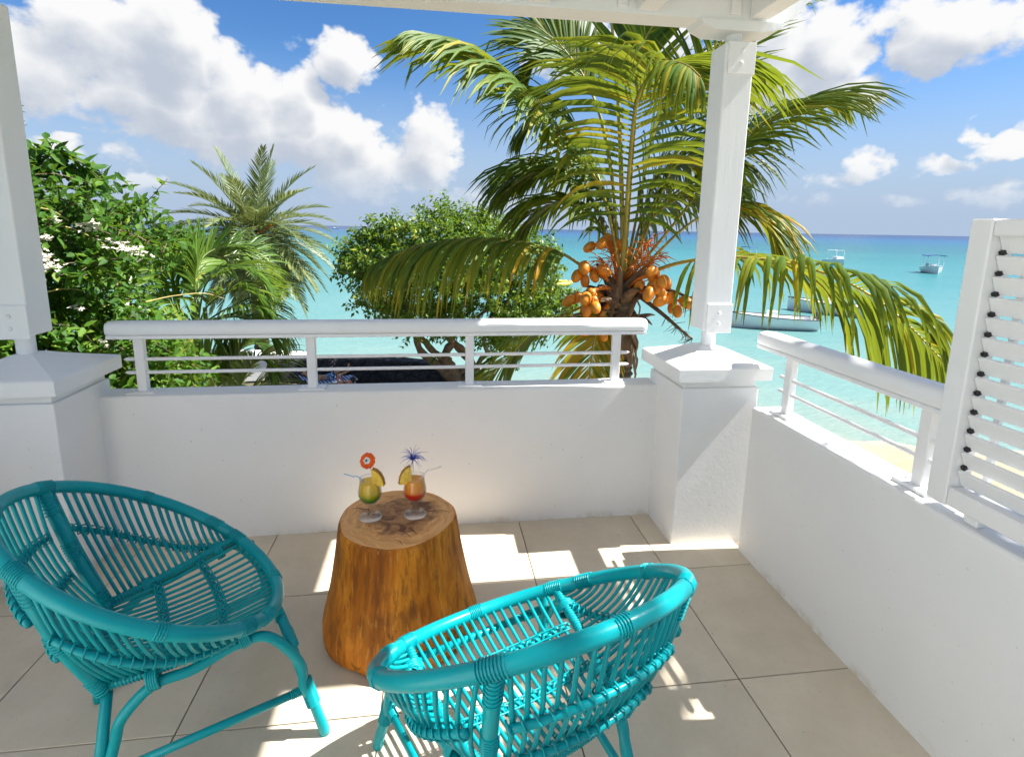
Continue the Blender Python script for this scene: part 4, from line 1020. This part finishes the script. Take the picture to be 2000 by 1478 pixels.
def inpoly(x, y, P):
    c = False; j = len(P)-1
    for i in range(len(P)):
        if (P[i][1] > y) != (P[j][1] > y) and x < (P[j][0]-P[i][0])*(y-P[i][1])/(P[j][1]-P[i][1])+P[i][0]: c = not c
        j = i
    return c
# flowering bush beside the balcony
BO = at(120, 700, 4.8)
BUSH = thing('flowering_bush', 'tall leafy bush with white flower clusters beside the post', 'bush', (BO.x, BO.y, -4.0)); iv = Vector((-BO.x, -BO.y, 4.0)); r_ = random.Random(11)
POLY = [(-260, 260), (-60, 285), (60, 330), (70, 385), (150, 385), (200, 398), (235, 425), (262, 402), (285, 430), (300, 445), (345, 447), (352, 468), (320, 490), (285, 500), (270, 540), (285, 580), (300, 640), (350, 660), (390, 700), (330, 770), (400, 860), (-260, 860)]
lv = MB(); tb = MB(); cnt = 0
while cnt < 1750:
    px, py = r_.uniform(-260, 400), r_.uniform(260, 860)
    if not inpoly(px, py, POLY): continue
    if 520 < py < 600 and 120 < px < 290 and r_.random() < .55: continue
    if 440 < py < 500 and 195 < px < 330 and r_.random() < .45: continue
    dd = r_.uniform(4.1, 5.7); p0 = at(px, py, dd)+iv
    tn = .34+.22*r_.random()+(.10 if py > 620 else 0)
    twig(lv, tb, p0, Vector((r_.gauss(.15, .6), r_.gauss(-.35, .6), r_.gauss(.25, .5))), r_.uniform(.18, .34), r_.randint(16, 28), .070, .036, r_, tn, fine=True); cnt += 1
for bx0, by0, bx1, by1, dd, n, ll in [(40, 330, 120, 300, 4.3, 24, .115), (110, 296, 200, 352, 4.25, 34, .12), (60, 345, 150, 330, 4.3, 22, .115), (20, 300, 60, 330, 4.3, 16, .11), (262, 440, 270, 392, 4.8, 20, .075), (150, 420, 262, 400, 4.7, 22, .08), (270, 470, 355, 450, 4.9, 30, .075), (190, 430, 225, 408, 4.7, 20, .08), (20, 255, 26, 205, 4.2, 10, .08)]:
    P = catmull([at(bx0, by0, dd)+iv, at((bx0+bx1)/2, (by0+by1)/2-8, dd-.03)+iv, at(bx1, by1, dd-.05)+iv], 10); tb.tube(P, [.007-.0005*i for i in range(11)], 5)
    for i in range(n):
        q = P[min(10, int(i/n*11))]; a_ = r_.uniform(0, 6.28); T = (P[-1]-P[0]).normalized()
        lb = MB(); leaf(lb, q+Vector((r_.gauss(0, .012), r_.gauss(0, .03), r_.gauss(0, .012))), T*.7+Vector((math.cos(a_)*.6, r_.gauss(0, .5), math.sin(a_)*.75)), Vector((r_.gauss(.2, .4), -.35+r_.gauss(0, .4), 1)), ll*r_.uniform(.75, 1.1), ll*.46, .40+r_.gauss(0, .14), fine=True)
        lb.build('leaf', MAT['bush_leaf'], BUSH, True, True)
lv.build('crown', MAT['bush_leaf'], BUSH, True, True)['kind'] = 'stuff'
tb.build('twigs', MAT['bark_grey'], BUSH)['kind'] = 'stuff'
for k_ in range(7):
    e_ = at(r_.uniform(-120, 250), r_.uniform(480, 640), r_.uniform(4.4, 5.4))+iv; b = MB(); s_ = Vector((r_.gauss(0, .12), r_.gauss(0, .12), 0))
    b.tube(catmull([s_, s_.lerp(e_, .4)+Vector((r_.gauss(0, .15), r_.gauss(0, .15), .3)), s_.lerp(e_, .75), e_], 14), [.05-.0028*i for i in range(15)], 7); b.build('branch', MAT['bark_grey'], BUSH, True)
for (px, py, dd, n, sx, sz) in [(238, 482, 4.4, 60, .11, .028), (78, 508, 4.2, 70, .08, .055), (178, 438, 4.5, 36, .055, .03), (160, 444, 4.5, 14, .05, .02), (245, 600, 4.6, 26, .07, .03), (80, 548, 4.2, 14, .03, .02), (72, 565, 4.2, 12, .03, .02), (68, 482, 4.2, 10, .02, .02), (90, 465, 4.3, 10, .03, .02), (205, 672, 4.5, 8, .03, .02), (110, 430, 4.4, 8, .03, .02), (150, 600, 4.5, 8, .04, .02)]:
    c = at(px, py, dd-.42)+iv; b = MB(); rot = r_.uniform(-.35, .1)
    for i in range(n):
        u = r_.gauss(0, .5)*sx; o_ = HR*u+VD*r_.gauss(0, .45)*sx*.6+Vector((0, 0, r_.gauss(0, .5)*sz-u*.28))
        for k_ in range(5):
            a_ = k_*1.257+r_.random(); d_ = Vector((math.cos(a_), math.sin(a_)*.8-.3, .45+r_.gauss(0, .4))); leaf(b, c+o_, d_, Vector((0, -.4, 1)), .017, .013, .5, .3, .1)
    b.build('flower_cluster', MAT['petal'], BUSH)['kind'] = 'stuff'
for pts in [[(30, 418, 4.1), (62, 407, 4.1), (100, 411, 4.1), (135, 432, 4.15)], [(40, 450, 4.05), (110, 442, 4.1), (150, 450, 4.15), (205, 478, 4.25)], [(60, 582, 4.1), (105, 567, 4.1), (140, 564, 4.15), (162, 568, 4.2)], [(240, 602, 4.6), (300, 586, 4.8), (345, 577, 5.0), (400, 573, 5.2), (440, 584, 5.3)], [(60, 505, 4.1), (85, 460, 4.1), (110, 422, 4.15)], [(190, 605, 4.3), (225, 590, 4.35)]]:
    b = MB(); b.tube(catmull([at(*q)+iv for q in pts], 20), [.0052-.0001*i for i in range(21)], 5); b.build('vine_stem', MAT['vine'], BUSH, True)
# round tree by the sea wall
TB = at(892, 750, 18.6); TR = thing('shade_tree', 'round spreading tree with forked bare trunk by the sea wall', 'tree', (TB.x, TB.y, -4.0)); iv = Vector((-TB.x, -TB.y, 4.0)); r_ = random.Random(31)
TPOLY = [(676, 535), (682, 505), (705, 475), (740, 447), (775, 450), (805, 440), (840, 432), (862, 420), (880, 430), (905, 440), (945, 425), (965, 445), (990, 452), (1015, 470), (1045, 468), (1062, 482), (1080, 540), (1098, 575), (1106, 602), (1090, 622), (1050, 632), (1015, 655), (985, 672), (950, 655), (905, 640), (880, 644), (850, 638), (800, 630), (745, 598), (712, 596), (716, 560), (695, 545)]
lv = MB(); tb = MB(); cnt = 0
while cnt < 1500:
    px, py = r_.uniform(670, 1110), r_.uniform(410, 700)
    if not inpoly(px, py, TPOLY): continue
    rr = min(1, math.hypot((px-890)/215, (py-545)/125)); dp = math.sqrt(max(.05, 1-rr*rr))*2.6; dd = 17.2+r_.uniform(-1, 1)*dp
    p0 = at(px, py, dd)+iv; outv = Vector((HR.x*(px-890)/215, HR.y*(px-890)/215, (545-py)/125+.25))+VD*(dd-17.2)/3
    twig(lv, tb, p0, outv*.7+Vector((r_.gauss(0, .5), r_.gauss(0, .5), r_.gauss(0, .4))), r_.uniform(.4, .8), r_.randint(15, 26), .17, .092, r_, .38+.2*r_.random()+(.25 if r_.random() < .04 else 0)); cnt += 1
for px, py in [(868, 418), (885, 416), (900, 424), (918, 420), (932, 418), (945, 428), (672, 528), (690, 500), (1100, 600), (852, 430), (1000, 690), (850, 668), (845, 680)]:
    twig(lv, tb, at(px, py+14, 17)+iv, Vector((r_.gauss(0, .3), r_.gauss(0, .3), 1 if py < 500 else -.6)), .32, 12, .15, .075, r_, .45)
lv.build('crown', MAT['tree_leaf'], TR, True, True)['kind'] = 'stuff'
tb.build('twigs', MAT['bark_grey'], TR)['kind'] = 'stuff'
def limb(pts, r0, r1):
    b = MB(); P = catmull([at(*q)+iv for q in pts], 18); b.tube(P, [(r0+(r1-r0)*i/18)*(1+.10*math.sin(i*1.7)) for i in range(19)], 9); return b
b = limb([(894, 790, 18.8), (890, 745, 18.7), (876, 715, 18.5), (868, 700, 18.4)], .30, .20); b.build('trunk', MAT['bark_grey'], TR, True)
for pts, a_, c_ in [([(880, 738, 18.6), (850, 710, 18.3), (822, 686, 18), (812, 655, 17.8), (805, 620, 17.6)], .17, .07), ([(868, 702, 18.4), (845, 685, 18.2), (825, 662, 18), (800, 640, 17.8), (760, 612, 17.5), (712, 596, 17.2)], .13, .04), ([(866, 704, 18.4), (874, 682, 18.2), (884, 668, 18), (872, 655, 17.9), (860, 625, 17.7), (880, 560, 17.5)], .16, .07),
                    ([(884, 740, 18.6), (915, 712, 18.6), (905, 695, 18.5), (885, 672, 18.2)], .10, .07), ([(898, 745, 18.7), (928, 722, 18.8), (940, 700, 18.7), (952, 690, 18.5), (945, 660, 18), (965, 600, 17.6)], .12, .05), ([(885, 668, 18), (905, 682, 18.1), (922, 705, 18.4), (935, 722, 18.6)], .09, .07), ([(872, 655, 17.9), (905, 640, 17.6), (960, 600, 17.2), (1040, 570, 17)], .08, .03), ([(805, 620, 17.6), (780, 560, 17.3), (740, 500, 17)], .07, .03), ([(880, 560, 17.5), (900, 480, 17.2), (905, 440, 17)], .07, .02)]:
    limb(pts, a_, c_).build('limb', MAT['bark_grey'], TR, True)
# ================================================================== sea wall, bathers
def rockmat():
    m_, q, b, o = newmat('dark_basalt'); co = geopos(q)
    v = q.node('ShaderNodeTexVoronoi', feature='DISTANCE_TO_EDGE'); q.put(v.inputs['Vector'], co); v.inputs['Scale'].default_value = 3.2
    c = q.ramp(q.noise(co, 5, 5, .65), [(.3, (.010, .011, .014)), (.7, (.045, .046, .052))])
    c = q.mix(q.step(v.outputs['Distance'], .06, .0), c, (.006, .006, .007))
    q.put(b.inputs['Base Color'], c); b.inputs['Roughness'].default_value = .8
    addbump(q, b, q.m('ADD', q.step(v.outputs['Distance'], .0, .14), q.noise(co, 14, 4)), .8, .06); return m_
MAT['rock'] = rockmat()
b = MB(); path = catmull([(-11.5, 18.0, 0), (-8.5, 17.75, 0), (-5.4, 17.75, 0), (-3, 17.5, 0), (-1.1, 16.7, 0), (.3, 15.9, 0), (1.3, 15.2, 0)], 60); rs = random.Random(9)
tops = []; vs = []; fs = []
for i, q in enumerate(path):
    t_ = (path[min(60, i+1)]-path[max(0, i-1)]).normalized(); n_ = Vector((-t_.y, t_.x, 0)); u = i/60
    zt_ = -3.25-.75*max(0, (u-.66)/.34)**1.3+rs.uniform(-.03, .03)
    pr_ = [(-.32, -4.3), (-.30, zt_-.35), (-.27, zt_-.05), (-.20, zt_), (.30, zt_+.01), (.36, zt_-.06), (.5, -4.9)]
    for (o_, z_) in pr_: vs.append(q+n_*(o_+rs.uniform(-.03, .03))+Vector((0, 0, z_+rs.uniform(-.015, .015))))
for i in range(60):
    for k_ in range(6): a_ = 7*i+k_; fs.append((a_, a_+7, a_+8, a_+1))
fs += [tuple(range(7)), tuple(60*7+k_ for k_ in range(6, -1, -1))]
b.add(vs, fs); tag(b.build('sea_wall', MAT['rock']), 'low curved sea wall of dark basalt behind the sunbathers', 'sea wall')
MAT['white_out'] = plain('whitewash', (.82, .81, .78), .7, .05, 2, .2, 20, world=True)
wb = at(540, 712, 21.3)
wbx = thing('garden_wall', 'whitewashed garden wall block beyond the low areca palm', 'wall', (wb.x, wb.y, -4.0), R(8))
bbox('body', (-2.6, -.3, 0), (1.05, .3, wb.z+4.35), MAT['white_out'], wbx, .03, 2)
b = MB(); b.add([(-2.7, -.36, wb.z+4.35), (1.1, -.36, wb.z+4.348), (1.1, .36, wb.z+4.348), (-2.7, .36, wb.z+4.35), (-2.7, 0, wb.z+4.72), (.2, 0, wb.z+4.52)], [(0, 1, 5, 4), (1, 2, 5), (2, 3, 4, 5), (3, 0, 4), (3, 2, 1, 0)]); b.build('coping', MAT['white_out'], wbx)
# --- people
def skinmat(n, c): return plain(n, c, .55, .08, 12)
MAT['skin'] = skinmat('skin', (.52, .28, .17)); MAT['skin_red'] = skinmat('sunburnt_skin', (.56, .22, .14))
MAT['cap'] = plain('navy_cap', (.01, .025, .10), .8, .2, 20); MAT['hair'] = plain('dark_hair', (.012, .009, .008), .6, .3, 40)
def shortsmat():
    m_, q, b, o = newmat('patterned_shorts'); n = q.noise(objco(q), 14, 3, .6)
    q.put(b.inputs['Base Color'], q.ramp(n, [(.40, (.01, .025, .09)), (.47, (.06, .20, .45)), (.54, (.62, .66, .70)), (.62, (.02, .04, .14))], 'CONSTANT')); b.inputs['Roughness'].default_value = .8; return m_
MAT['shorts'] = shortsmat()
def stripemat():
    m_, q, b, o = newmat('striped_towel'); w = q.m('SINE', q.m('MULTIPLY', q.xyz(objco(q))[0], 52.0))
    q.put(b.inputs['Base Color'], q.mix(q.step(w, -.1, .1), (.03, .14, .48), (.62, .68, .74))); b.inputs['Roughness'].default_value = .9; return m_
MAT['towel'] = stripemat(); MAT['canvas'] = plain('pale_canvas', (.55, .57, .58), .9, .1, 10); MAT['lframe'] = plain('lounger_frame', (.70, .68, .62), .5, .08, 10)
def skin_body(name, joints, bones, mat, parent):
    names = list(joints); me = bpy.data.meshes.new(name); me.from_pydata([joints[k_][0] for k_ in names], [(names.index(a), names.index(c)) for a, c in bones], [])
    o = link(name, me, parent); md = o.modifiers.new('skin', 'SKIN'); sv = me.skin_vertices[0].data
    for i, k_ in enumerate(names): r0 = joints[k_][1]; sv[i].radius = (r0, r0) if not isinstance(r0, tuple) else r0; sv[i].use_root = (k_ == 'pelvis')
    md.use_smooth_shade = True; s2 = o.modifiers.new('sub', 'SUBSURF'); s2.levels = 1; s2.render_levels = 2
    bpy.context.view_layer.update(); dg = bpy.context.evaluated_depsgraph_get(); nm = bpy.data.meshes.new_from_object(o.evaluated_get(dg)); nm.materials.clear(); nm.materials.append(mat)
    o.modifiers.clear(); o.data = nm; return o
def lounger(loc, rz, label, mat):
    t = thing('sun_lounger', label, 'lounger', loc, rz)
    bbox('frame', (-.35, -.30, .20), (1.25, .30, .245), MAT['lframe'], t, .01, 1)
    for x in (-.2, 1.15):
        for y in (-.26, .26): bbox('leg', (x-.02, y-.02, 0), (x+.02, y+.02, .202), MAT['lframe'], t, .004, 1)
    b = MB(); prof = [(-.62, .50), (-.30, .36), (0, .275), (.2, .262), (1.2, .262)]
    vs = [(x, y, z) for x, z in prof for y in (-.29, .29)]+[(x, y, z-.03) for x, z in prof for y in (-.29, .29)]; n = len(prof)*2
    b.add(vs, [(2*i, 2*i+2, 2*i+3, 2*i+1) for i in range(4)]+[(n+2*i+1, n+2*i+3, n+2*i+2, n+2*i) for i in range(4)]+[(2*i, n+2*i, n+2*i+2, 2*i+2) for i in range(4)]+[(2*i+1, 2*i+3, n+2*i+3, n+2*i+1) for i in range(4)]+[(0, 1, n+1, n), (8, n+8, n+9, 9)])
    b.build('mattress', mat, t); return t
ph, pf = onz(592, 742, -3.62), onz(683, 730, -3.62); rz = math.atan2(pf.y-ph.y, pf.x-ph.x); hp = Vector((ph.x, ph.y, -4.0))
lounger(hp+Vector((.52*math.cos(rz), .52*math.sin(rz), 0)), rz, 'sun lounger with blue striped towel under the sunbather in a cap', MAT['towel'])
PA = thing('person', 'person lying on a lounger in navy cap and patterned shorts, hand behind head', 'person', hp, rz)
ja = {'pelvis': ((.78, 0, .37), .105), 'waist': ((.60, 0, .385), .098), 'chest': ((.36, 0, .43), .115), 'neckb': ((.17, 0, .53), .07), 'neck': ((.10, 0, .57), .052), 'headb': ((.03, 0, .62), .075), 'head': ((-.05, -.01, .665), .088), 'crown': ((-.12, -.01, .70), .07),
 'shl': ((.22, .16, .50), .055), 'ell': ((.04, .34, .56), .040), 'wrl': ((-.10, .14, .62), .030), 'hal': ((-.14, .06, .62), .034), 'shr': ((.22, -.16, .50), .055), 'elr': ((.42, -.27, .42), .042), 'wrr': ((.58, -.16, .46), .030), 'har': ((.64, -.10, .47), .036),
 'hil': ((.84, .09, .36), .085), 'knl': ((1.22, .10, .50), .058), 'anl': ((1.54, .06, .60), .038), 'tol': ((1.58, .05, .76), .030), 'hir': ((.84, -.09, .36), .085), 'knr': ((1.22, -.09, .42), .058), 'anr': ((1.57, .0, .50), .038), 'tor': ((1.62, -.02, .65), .030)}
bones = [('pelvis', 'waist'), ('waist', 'chest'), ('chest', 'neckb'), ('neckb', 'neck'), ('neck', 'headb'), ('headb', 'head'), ('head', 'crown'), ('neckb', 'shl'), ('shl', 'ell'), ('ell', 'wrl'), ('wrl', 'hal'), ('neckb', 'shr'), ('shr', 'elr'), ('elr', 'wrr'), ('wrr', 'har'), ('pelvis', 'hil'), ('hil', 'knl'), ('knl', 'anl'), ('anl', 'tol'), ('pelvis', 'hir'), ('hir', 'knr'), ('knr', 'anr'), ('anr', 'tor')]
skin_body('body', ja, bones, MAT['skin'], PA)
b = MB(); b.ball((-.085, -.01, .69), .102, 14, (1.0, .95, .85)); b.tube([(-.02, 0, .755), (.04, 0, .80), (.08, 0, .80)], [.07, .06, .03], 10, squash=.2); b.build('cap', MAT['cap'], PA, True)
js = {'pelvis': ((.78, 0, .372), .118), 'w': ((.66, 0, .382), .110), 'hl': ((.86, .092, .366), .098), 'kl': ((1.12, .10, .475), .082), 'hr': ((.86, -.092, .366), .098), 'kr': ((1.12, -.09, .385), .082)}
skin_body('shorts', js, [('pelvis', 'w'), ('pelvis', 'hl'), ('hl', 'kl'), ('pelvis', 'hr'), ('hr', 'kr')], MAT['shorts'], PA)
# second bather: head towards the tree, phone held up
h2 = onz(684, 744, -3.42); rz2 = rz+math.pi; hp2 = Vector((h2.x, h2.y, -4.08))
tw = thing('sun_mattress', 'pale sun mattress on the sand under the dark haired sunbather', 'mattress', hp2+Vector((.6*math.cos(rz2), .6*math.sin(rz2), .08)), rz2)
b = MB(); nn = 14; vs = [(-.85+1.9*i/nn, -.36+.72*k_/4, .205+.012*math.sin(i*1.3+k_)) for i in range(nn+1) for k_ in range(5)]
b.add(vs+[(x, y, -.03) for x, y, z in vs], [(5*i+k_, 5*i+5+k_, 5*i+6+k_, 5*i+k_+1) for i in range(nn) for k_ in range(4)]+[(5*i, 75+5*i, 75+5*i+5, 5*i+5) for i in range(nn)]+[(5*i+4, 5*i+9, 75+5*i+9, 75+5*i+4) for i in range(nn)]); b.build('pad', MAT['canvas'], tw, True)
b = MB(); b.tube([(-.66, -.2, .30), (-.64, 0, .31), (-.66, .2, .30)], [.08, .11, .08], 10, squash=.9); b.build('pillow', MAT['canvas'], tw, True)
PB_ = thing('person', 'dark haired sunburnt person lying back holding up a phone', 'person', hp2, rz2)
jb = dict(ja); jb.update({'ell': ((.40, .22, .62), .042), 'wrl': ((.42, .10, .82), .030), 'hal': ((.43, .05, .86), .034), 'elr': ((.16, -.26, .66), .042), 'wrr': ((.36, -.10, .84), .030), 'har': ((.42, -.05, .86), .036), 'knl': ((1.14, .12, .62), .058), 'anl': ((1.40, .10, .34), .038), 'tol': ((1.52, .10, .31), .028), 'knr': ((1.14, -.12, .62), .058), 'anr': ((1.42, -.10, .34), .038), 'tor': ((1.54, -.10, .31), .028)})
skin_body('body', jb, bones, MAT['skin_red'], PB_)
b = MB(); b.ball((-.08, -.01, .69), .103, 14, (1.0, .95, .95)); b.build('hair', MAT['hair'], PB_, True)
js2 = dict(js); js2['kl'] = ((1.02, .105, .52), .085); js2['kr'] = ((1.02, -.105, .52), .085); skin_body('swim_shorts', js2, [('pelvis', 'w'), ('pelvis', 'hl'), ('hl', 'kl'), ('pelvis', 'hr'), ('hr', 'kr')], MAT['cap'], PB_)
M4 = Matrix.Translation(hp2) @ Matrix.Rotation(rz2, 4, 'Z')
ph_ = thing('phone', 'small black phone held up by the sunbather', 'phone', M4 @ Vector((.44, 0, .90)), rz2)
bbox('case', (-.006, -.04, -.075), (.006, .04, .075), MAT['clip'], ph_, .003, 1)
MAT['screen'] = plain('phone_screen', (.03, .03, .035), .1, .05); bbox('screen', (-.0085, -.036, -.068), (-.0055, .036, .068), MAT['screen'], ph_, .001, 1)
# ================================================================== boats
MAT['hull'] = plain('white_hull', (.78, .79, .78), .3, .04, 1.5); MAT['canvas_blue'] = plain('blue_canopy', (.012, .07, .22), .7, .15, 3); MAT['dark_hull'] = plain('dark_trim', (.02, .025, .04), .5, .2, 3); MAT['outboard'] = plain('outboard_cowl', (.05, .05, .055), .35, .2, 5); MAT['teal_hull'] = plain('bottom_paint', (.03, .22, .24), .5, .1, 2)
def boat(name, label, loc, rz, L, Bm, H, parts, cat='boat', hull='hull', group=None):
    t = thing(name, label, cat, loc, rz, group); n = 12; b = MB(); vs = []; fs = []
    for i in range(n+1):
        u = i/n; x = -L/2+L*u; wv = Bm/2*(1-max(0, (u-.45)/.55)**2.2)*(.9+.1*min(1, u/.2)); sh = H*(1+.35*u*u); kz = -.25*H*(1-max(0, (u-.6)/.4)**2)
        wv = max(wv, .02)
        vs += [(x, -wv, sh), (x, -wv*.92, H*.35), (x, -wv*.6, kz*.4), (x, 0, kz), (x, wv*.6, kz*.4), (x, wv*.92, H*.35), (x, wv, sh)]
    for i in range(n):
        for k_ in range(6): a_ = 7*i+k_; fs.append((a_, a_+1, a_+8, a_+7))
    fs += [(6, 5, 4, 3, 2, 1, 0)]
    b.add(vs, fs); hl = b.build('hull', MAT[hull], t, True); hl.modifiers.new('e', 'EDGE_SPLIT').split_angle = R(40)
    b = MB(); vs = []; fs = []
    for i in range(n+1): u = i/n; x = -L/2+L*u; w_ = vs_ = None; wv = max(.015, Bm/2*(1-max(0, (u-.45)/.55)**2.2)*(.9+.1*min(1, u/.2))*.93); z = H*(1+.35*u*u)*(.97 if u > .62 else .62); vs += [(x, -wv, z), (x, wv, z)]
    b.add(vs, [(2*i, 2*i+2, 2*i+3, 2*i+1) for i in range(n)]); b.build('deck', MAT[hull], t)
    b = MB(); pts = [(-L/2+L*i/n, s_) for i in range(n+1) for s_ in (1,)]
    for s_ in (1, -1):
        b = MB(); b.tube([(-L/2+L*i/n, s_*max(.02, Bm/2*(1-max(0, (i/n-.45)/.55)**2.2)*(.9+.1*min(1, i/n/.2))), H*(1+.35*(i/n)**2)+.01) for i in range(n+1)], .03*H/.7, 6); b.build('gunwale', MAT['dark_hull'] if 'darktrim' in parts else MAT[hull], t, True)
    if 'cabin' in parts:
        c0 = bbox('cabin', (-.02*L, -Bm*.30, H*.6), (.26*L, Bm*.30, H*1.75), MAT['hull'], t, .08*H, 2); bbox('windscreen', (-.035*L, -Bm*.26, H*1.25), (-.018*L, Bm*.26, H*1.68), MAT['dark_hull'], c0, .01, 1)
    if 'console' in parts:
        bbox('console', (-.06*L, -Bm*.16, H*.6), (.05*L, Bm*.16, H*1.55), MAT['hull'], t, .05*H, 2); bbox('seat', (-.26*L, -Bm*.26, H*.6), (-.17*L, Bm*.26, H*1.05), MAT['hull'], t, .04*H, 2)
    if 'canopy' in parts or 'frame' in parts:
        zt_ = H*3.0
        for x in (-.22*L, .2*L):
            for s_ in (1, -1): b = MB(); b.tube([(x, s_*Bm*.44, H*.9), (x, s_*Bm*.42, zt_)], .035*H+.012, 6); b.build('canopy_pole', MAT['hull'], t)
        if 'canopy' in parts:
            b = MB(); vs = []
            for i in range(7):
                for k_ in range(7): u, v_ = i/6-.5, k_/6-.5; vs.append((u*.56*L, v_*Bm*1.02, zt_+.14*H*(1-4*v_*v_)))
            m0 = len(vs); vs += [(x, y, z-.06*H-.03) for x, y, z in vs]; fs = [(7*i+k_, 7*i+7+k_, 7*i+8+k_, 7*i+k_+1) for i in range(6) for k_ in range(6)]; fs += [(m0+a, m0+d_, m0+c_, m0+e_) for (a, e_, c_, d_) in fs]
            rim = [k_ for k_ in range(7)]+[7*i+6 for i in range(1, 7)]+[42+k_ for k_ in range(5, -1, -1)]+[7*i for i in range(5, 0, -1)]
            fs += [(rim[i], rim[(i+1) % len(rim)], m0+rim[(i+1) % len(rim)], m0+rim[i]) for i in range(len(rim))]
            b.add(vs, fs); b.build('canopy', MAT['canvas_blue'], t)
        else:
            for x in (-.22*L, .2*L): b = MB(); b.tube([(x, -Bm*.42, zt_), (x, Bm*.42, zt_)], .03*H+.01, 6); b.build('top_bar', MAT['hull'], t)
    if 'outboard' in parts:
        for y in ((-.14*Bm, .14*Bm) if 'twin' in parts else (0,)):
            e_ = bbox('outboard', (-L/2-.32*H, y-.16*H, H*.75), (-L/2+.02, y+.16*H, H*1.55), MAT['outboard'], t, .05*H, 2); bbox('leg', (-L/2-.2*H, y-.05*H, -.3*H), (-L/2-.05*H, y+.05*H, H*.76), MAT['outboard'], e_, .01, 1)
    if 'mast' in parts:
        b = MB(); b.tube([(.05*L, 0, H*.6), (.05*L, 0, L*.9)], [.05, .03], 6); b.build('mast', MAT['dark_hull'], t)
    if 'sail' in parts:
        b = MB(); b.add([(.04*L, .02, H*1.5), (-.42*L, .06*L, H*1.6), (.04*L, .02, L*1.25), (.04*L, -.02, H*1.5), (-.42*L, .06*L-.03, H*1.6), (.04*L, -.02, L*1.25)], [(0, 1, 2), (5, 4, 3), (0, 3, 4, 1), (1, 4, 5, 2), (2, 5, 3, 0)]); b.build('sail', MAT['hull'], t)
    return t
def wpos(px, py): q = onz(px, py, SEA); return (q.x, q.y, SEA-.02)
def head(px, py, extra):
    q = onz(px, py, SEA)-CAM; return math.atan2(q.y, q.x)+extra
boat('motor_boat', 'white motorboat with a bare pole frame moored on the lagoon', wpos(1630, 517), head(1630, 517, R(215)), 5.2, 2.3, .95, ('cabin', 'frame'))
boat('motor_boat', 'white motorboat with dark blue canopy moored on the lagoon', wpos(1820, 533), head(1820, 533, R(196)), 5.4, 2.5, .95, ('console', 'canopy', 'outboard'))
boat('motor_boat', 'white open motorboat with twin outboards glimpsed through the drooping frond', wpos(1505, 640), head(1505, 640, R(107)), 5.2, 1.9, .72, ('console', 'darktrim', 'outboard', 'twin'))
boat('motor_boat', 'long dark railed boat partly hidden behind the drooping frond', wpos(1622, 612), head(1622, 612, R(78)), 6.2, 2.0, .75, ('console', 'darktrim'))
boat('motor_boat', 'small blue canopied boat behind the palm frond and post', wpos(1462, 505), head(1462, 505, R(150)), 6.0, 2.4, .9, ('console', 'canopy'))
boat('sailing_boat', 'dark hulled boat with bare mast seen past the date palm', wpos(572, 463), head(572, 463, R(80)), 11, 3.0, 1.4, ('mast', 'cabin'), hull='dark_hull')
boat('sailing_boat', 'tiny white sailing boat far out on the horizon', wpos(705, 446.3), head(705, 446.3, R(80)), 11, 3, 1.2, ('sail', 'mast'))
boat('motor_boat', 'tiny white launch far out right of the date palm', wpos(655, 447.2), head(655, 447.2, R(90)), 13, 3.4, 1.5, ('cabin',))
MAT['yellow'] = plain('yellow_float', (.78, .50, .05), .5, .1, 3); MAT['red'] = plain('red_buoy', (.6, .03, .03), .5, .1, 3)
yp = wpos(1094, 558); yt = thing('pedal_float', 'yellow inflatable float on the water beside the coconut palm', 'float', yp, .4)
for s_ in (-.45, .45):
    b = MB(); b.tube(catmull([(-1.1, s_, .2), (-.6, s_, .22), (.7, s_, .22), (1.2, s_, .5)], 14), [.12]+[.24]*13+[.1], 10); b.build('pontoon', MAT['yellow'], yt, True)
bbox('bench', (-.5, -.45, .35), (.3, .45, .62), MAT['yellow'], yt, .06, 2)
def buoy(px, py, label, mat, s_):
    b = MB(); b.lathe([(.05*s_, -.5*s_), (.5*s_, -.2*s_), (.5*s_, .2*s_), (.22*s_, .45*s_), (.12*s_, 1.2*s_), (.02*s_, 1.3*s_)], 12); o = b.build('buoy', MAT[mat], None, True); o.location = wpos(px, py); tag(o, label, 'buoy')
buoy(675, 475, 'red marker buoy on the lagoon right of the date palm', 'red', 1.0)
buoy(1706, 554, 'small dark mooring buoy above the drooping frond', 'dark_hull', .3)
buoy(1938, 516, 'small dark mooring buoy out beside the louvred screen', 'dark_hull', .5)
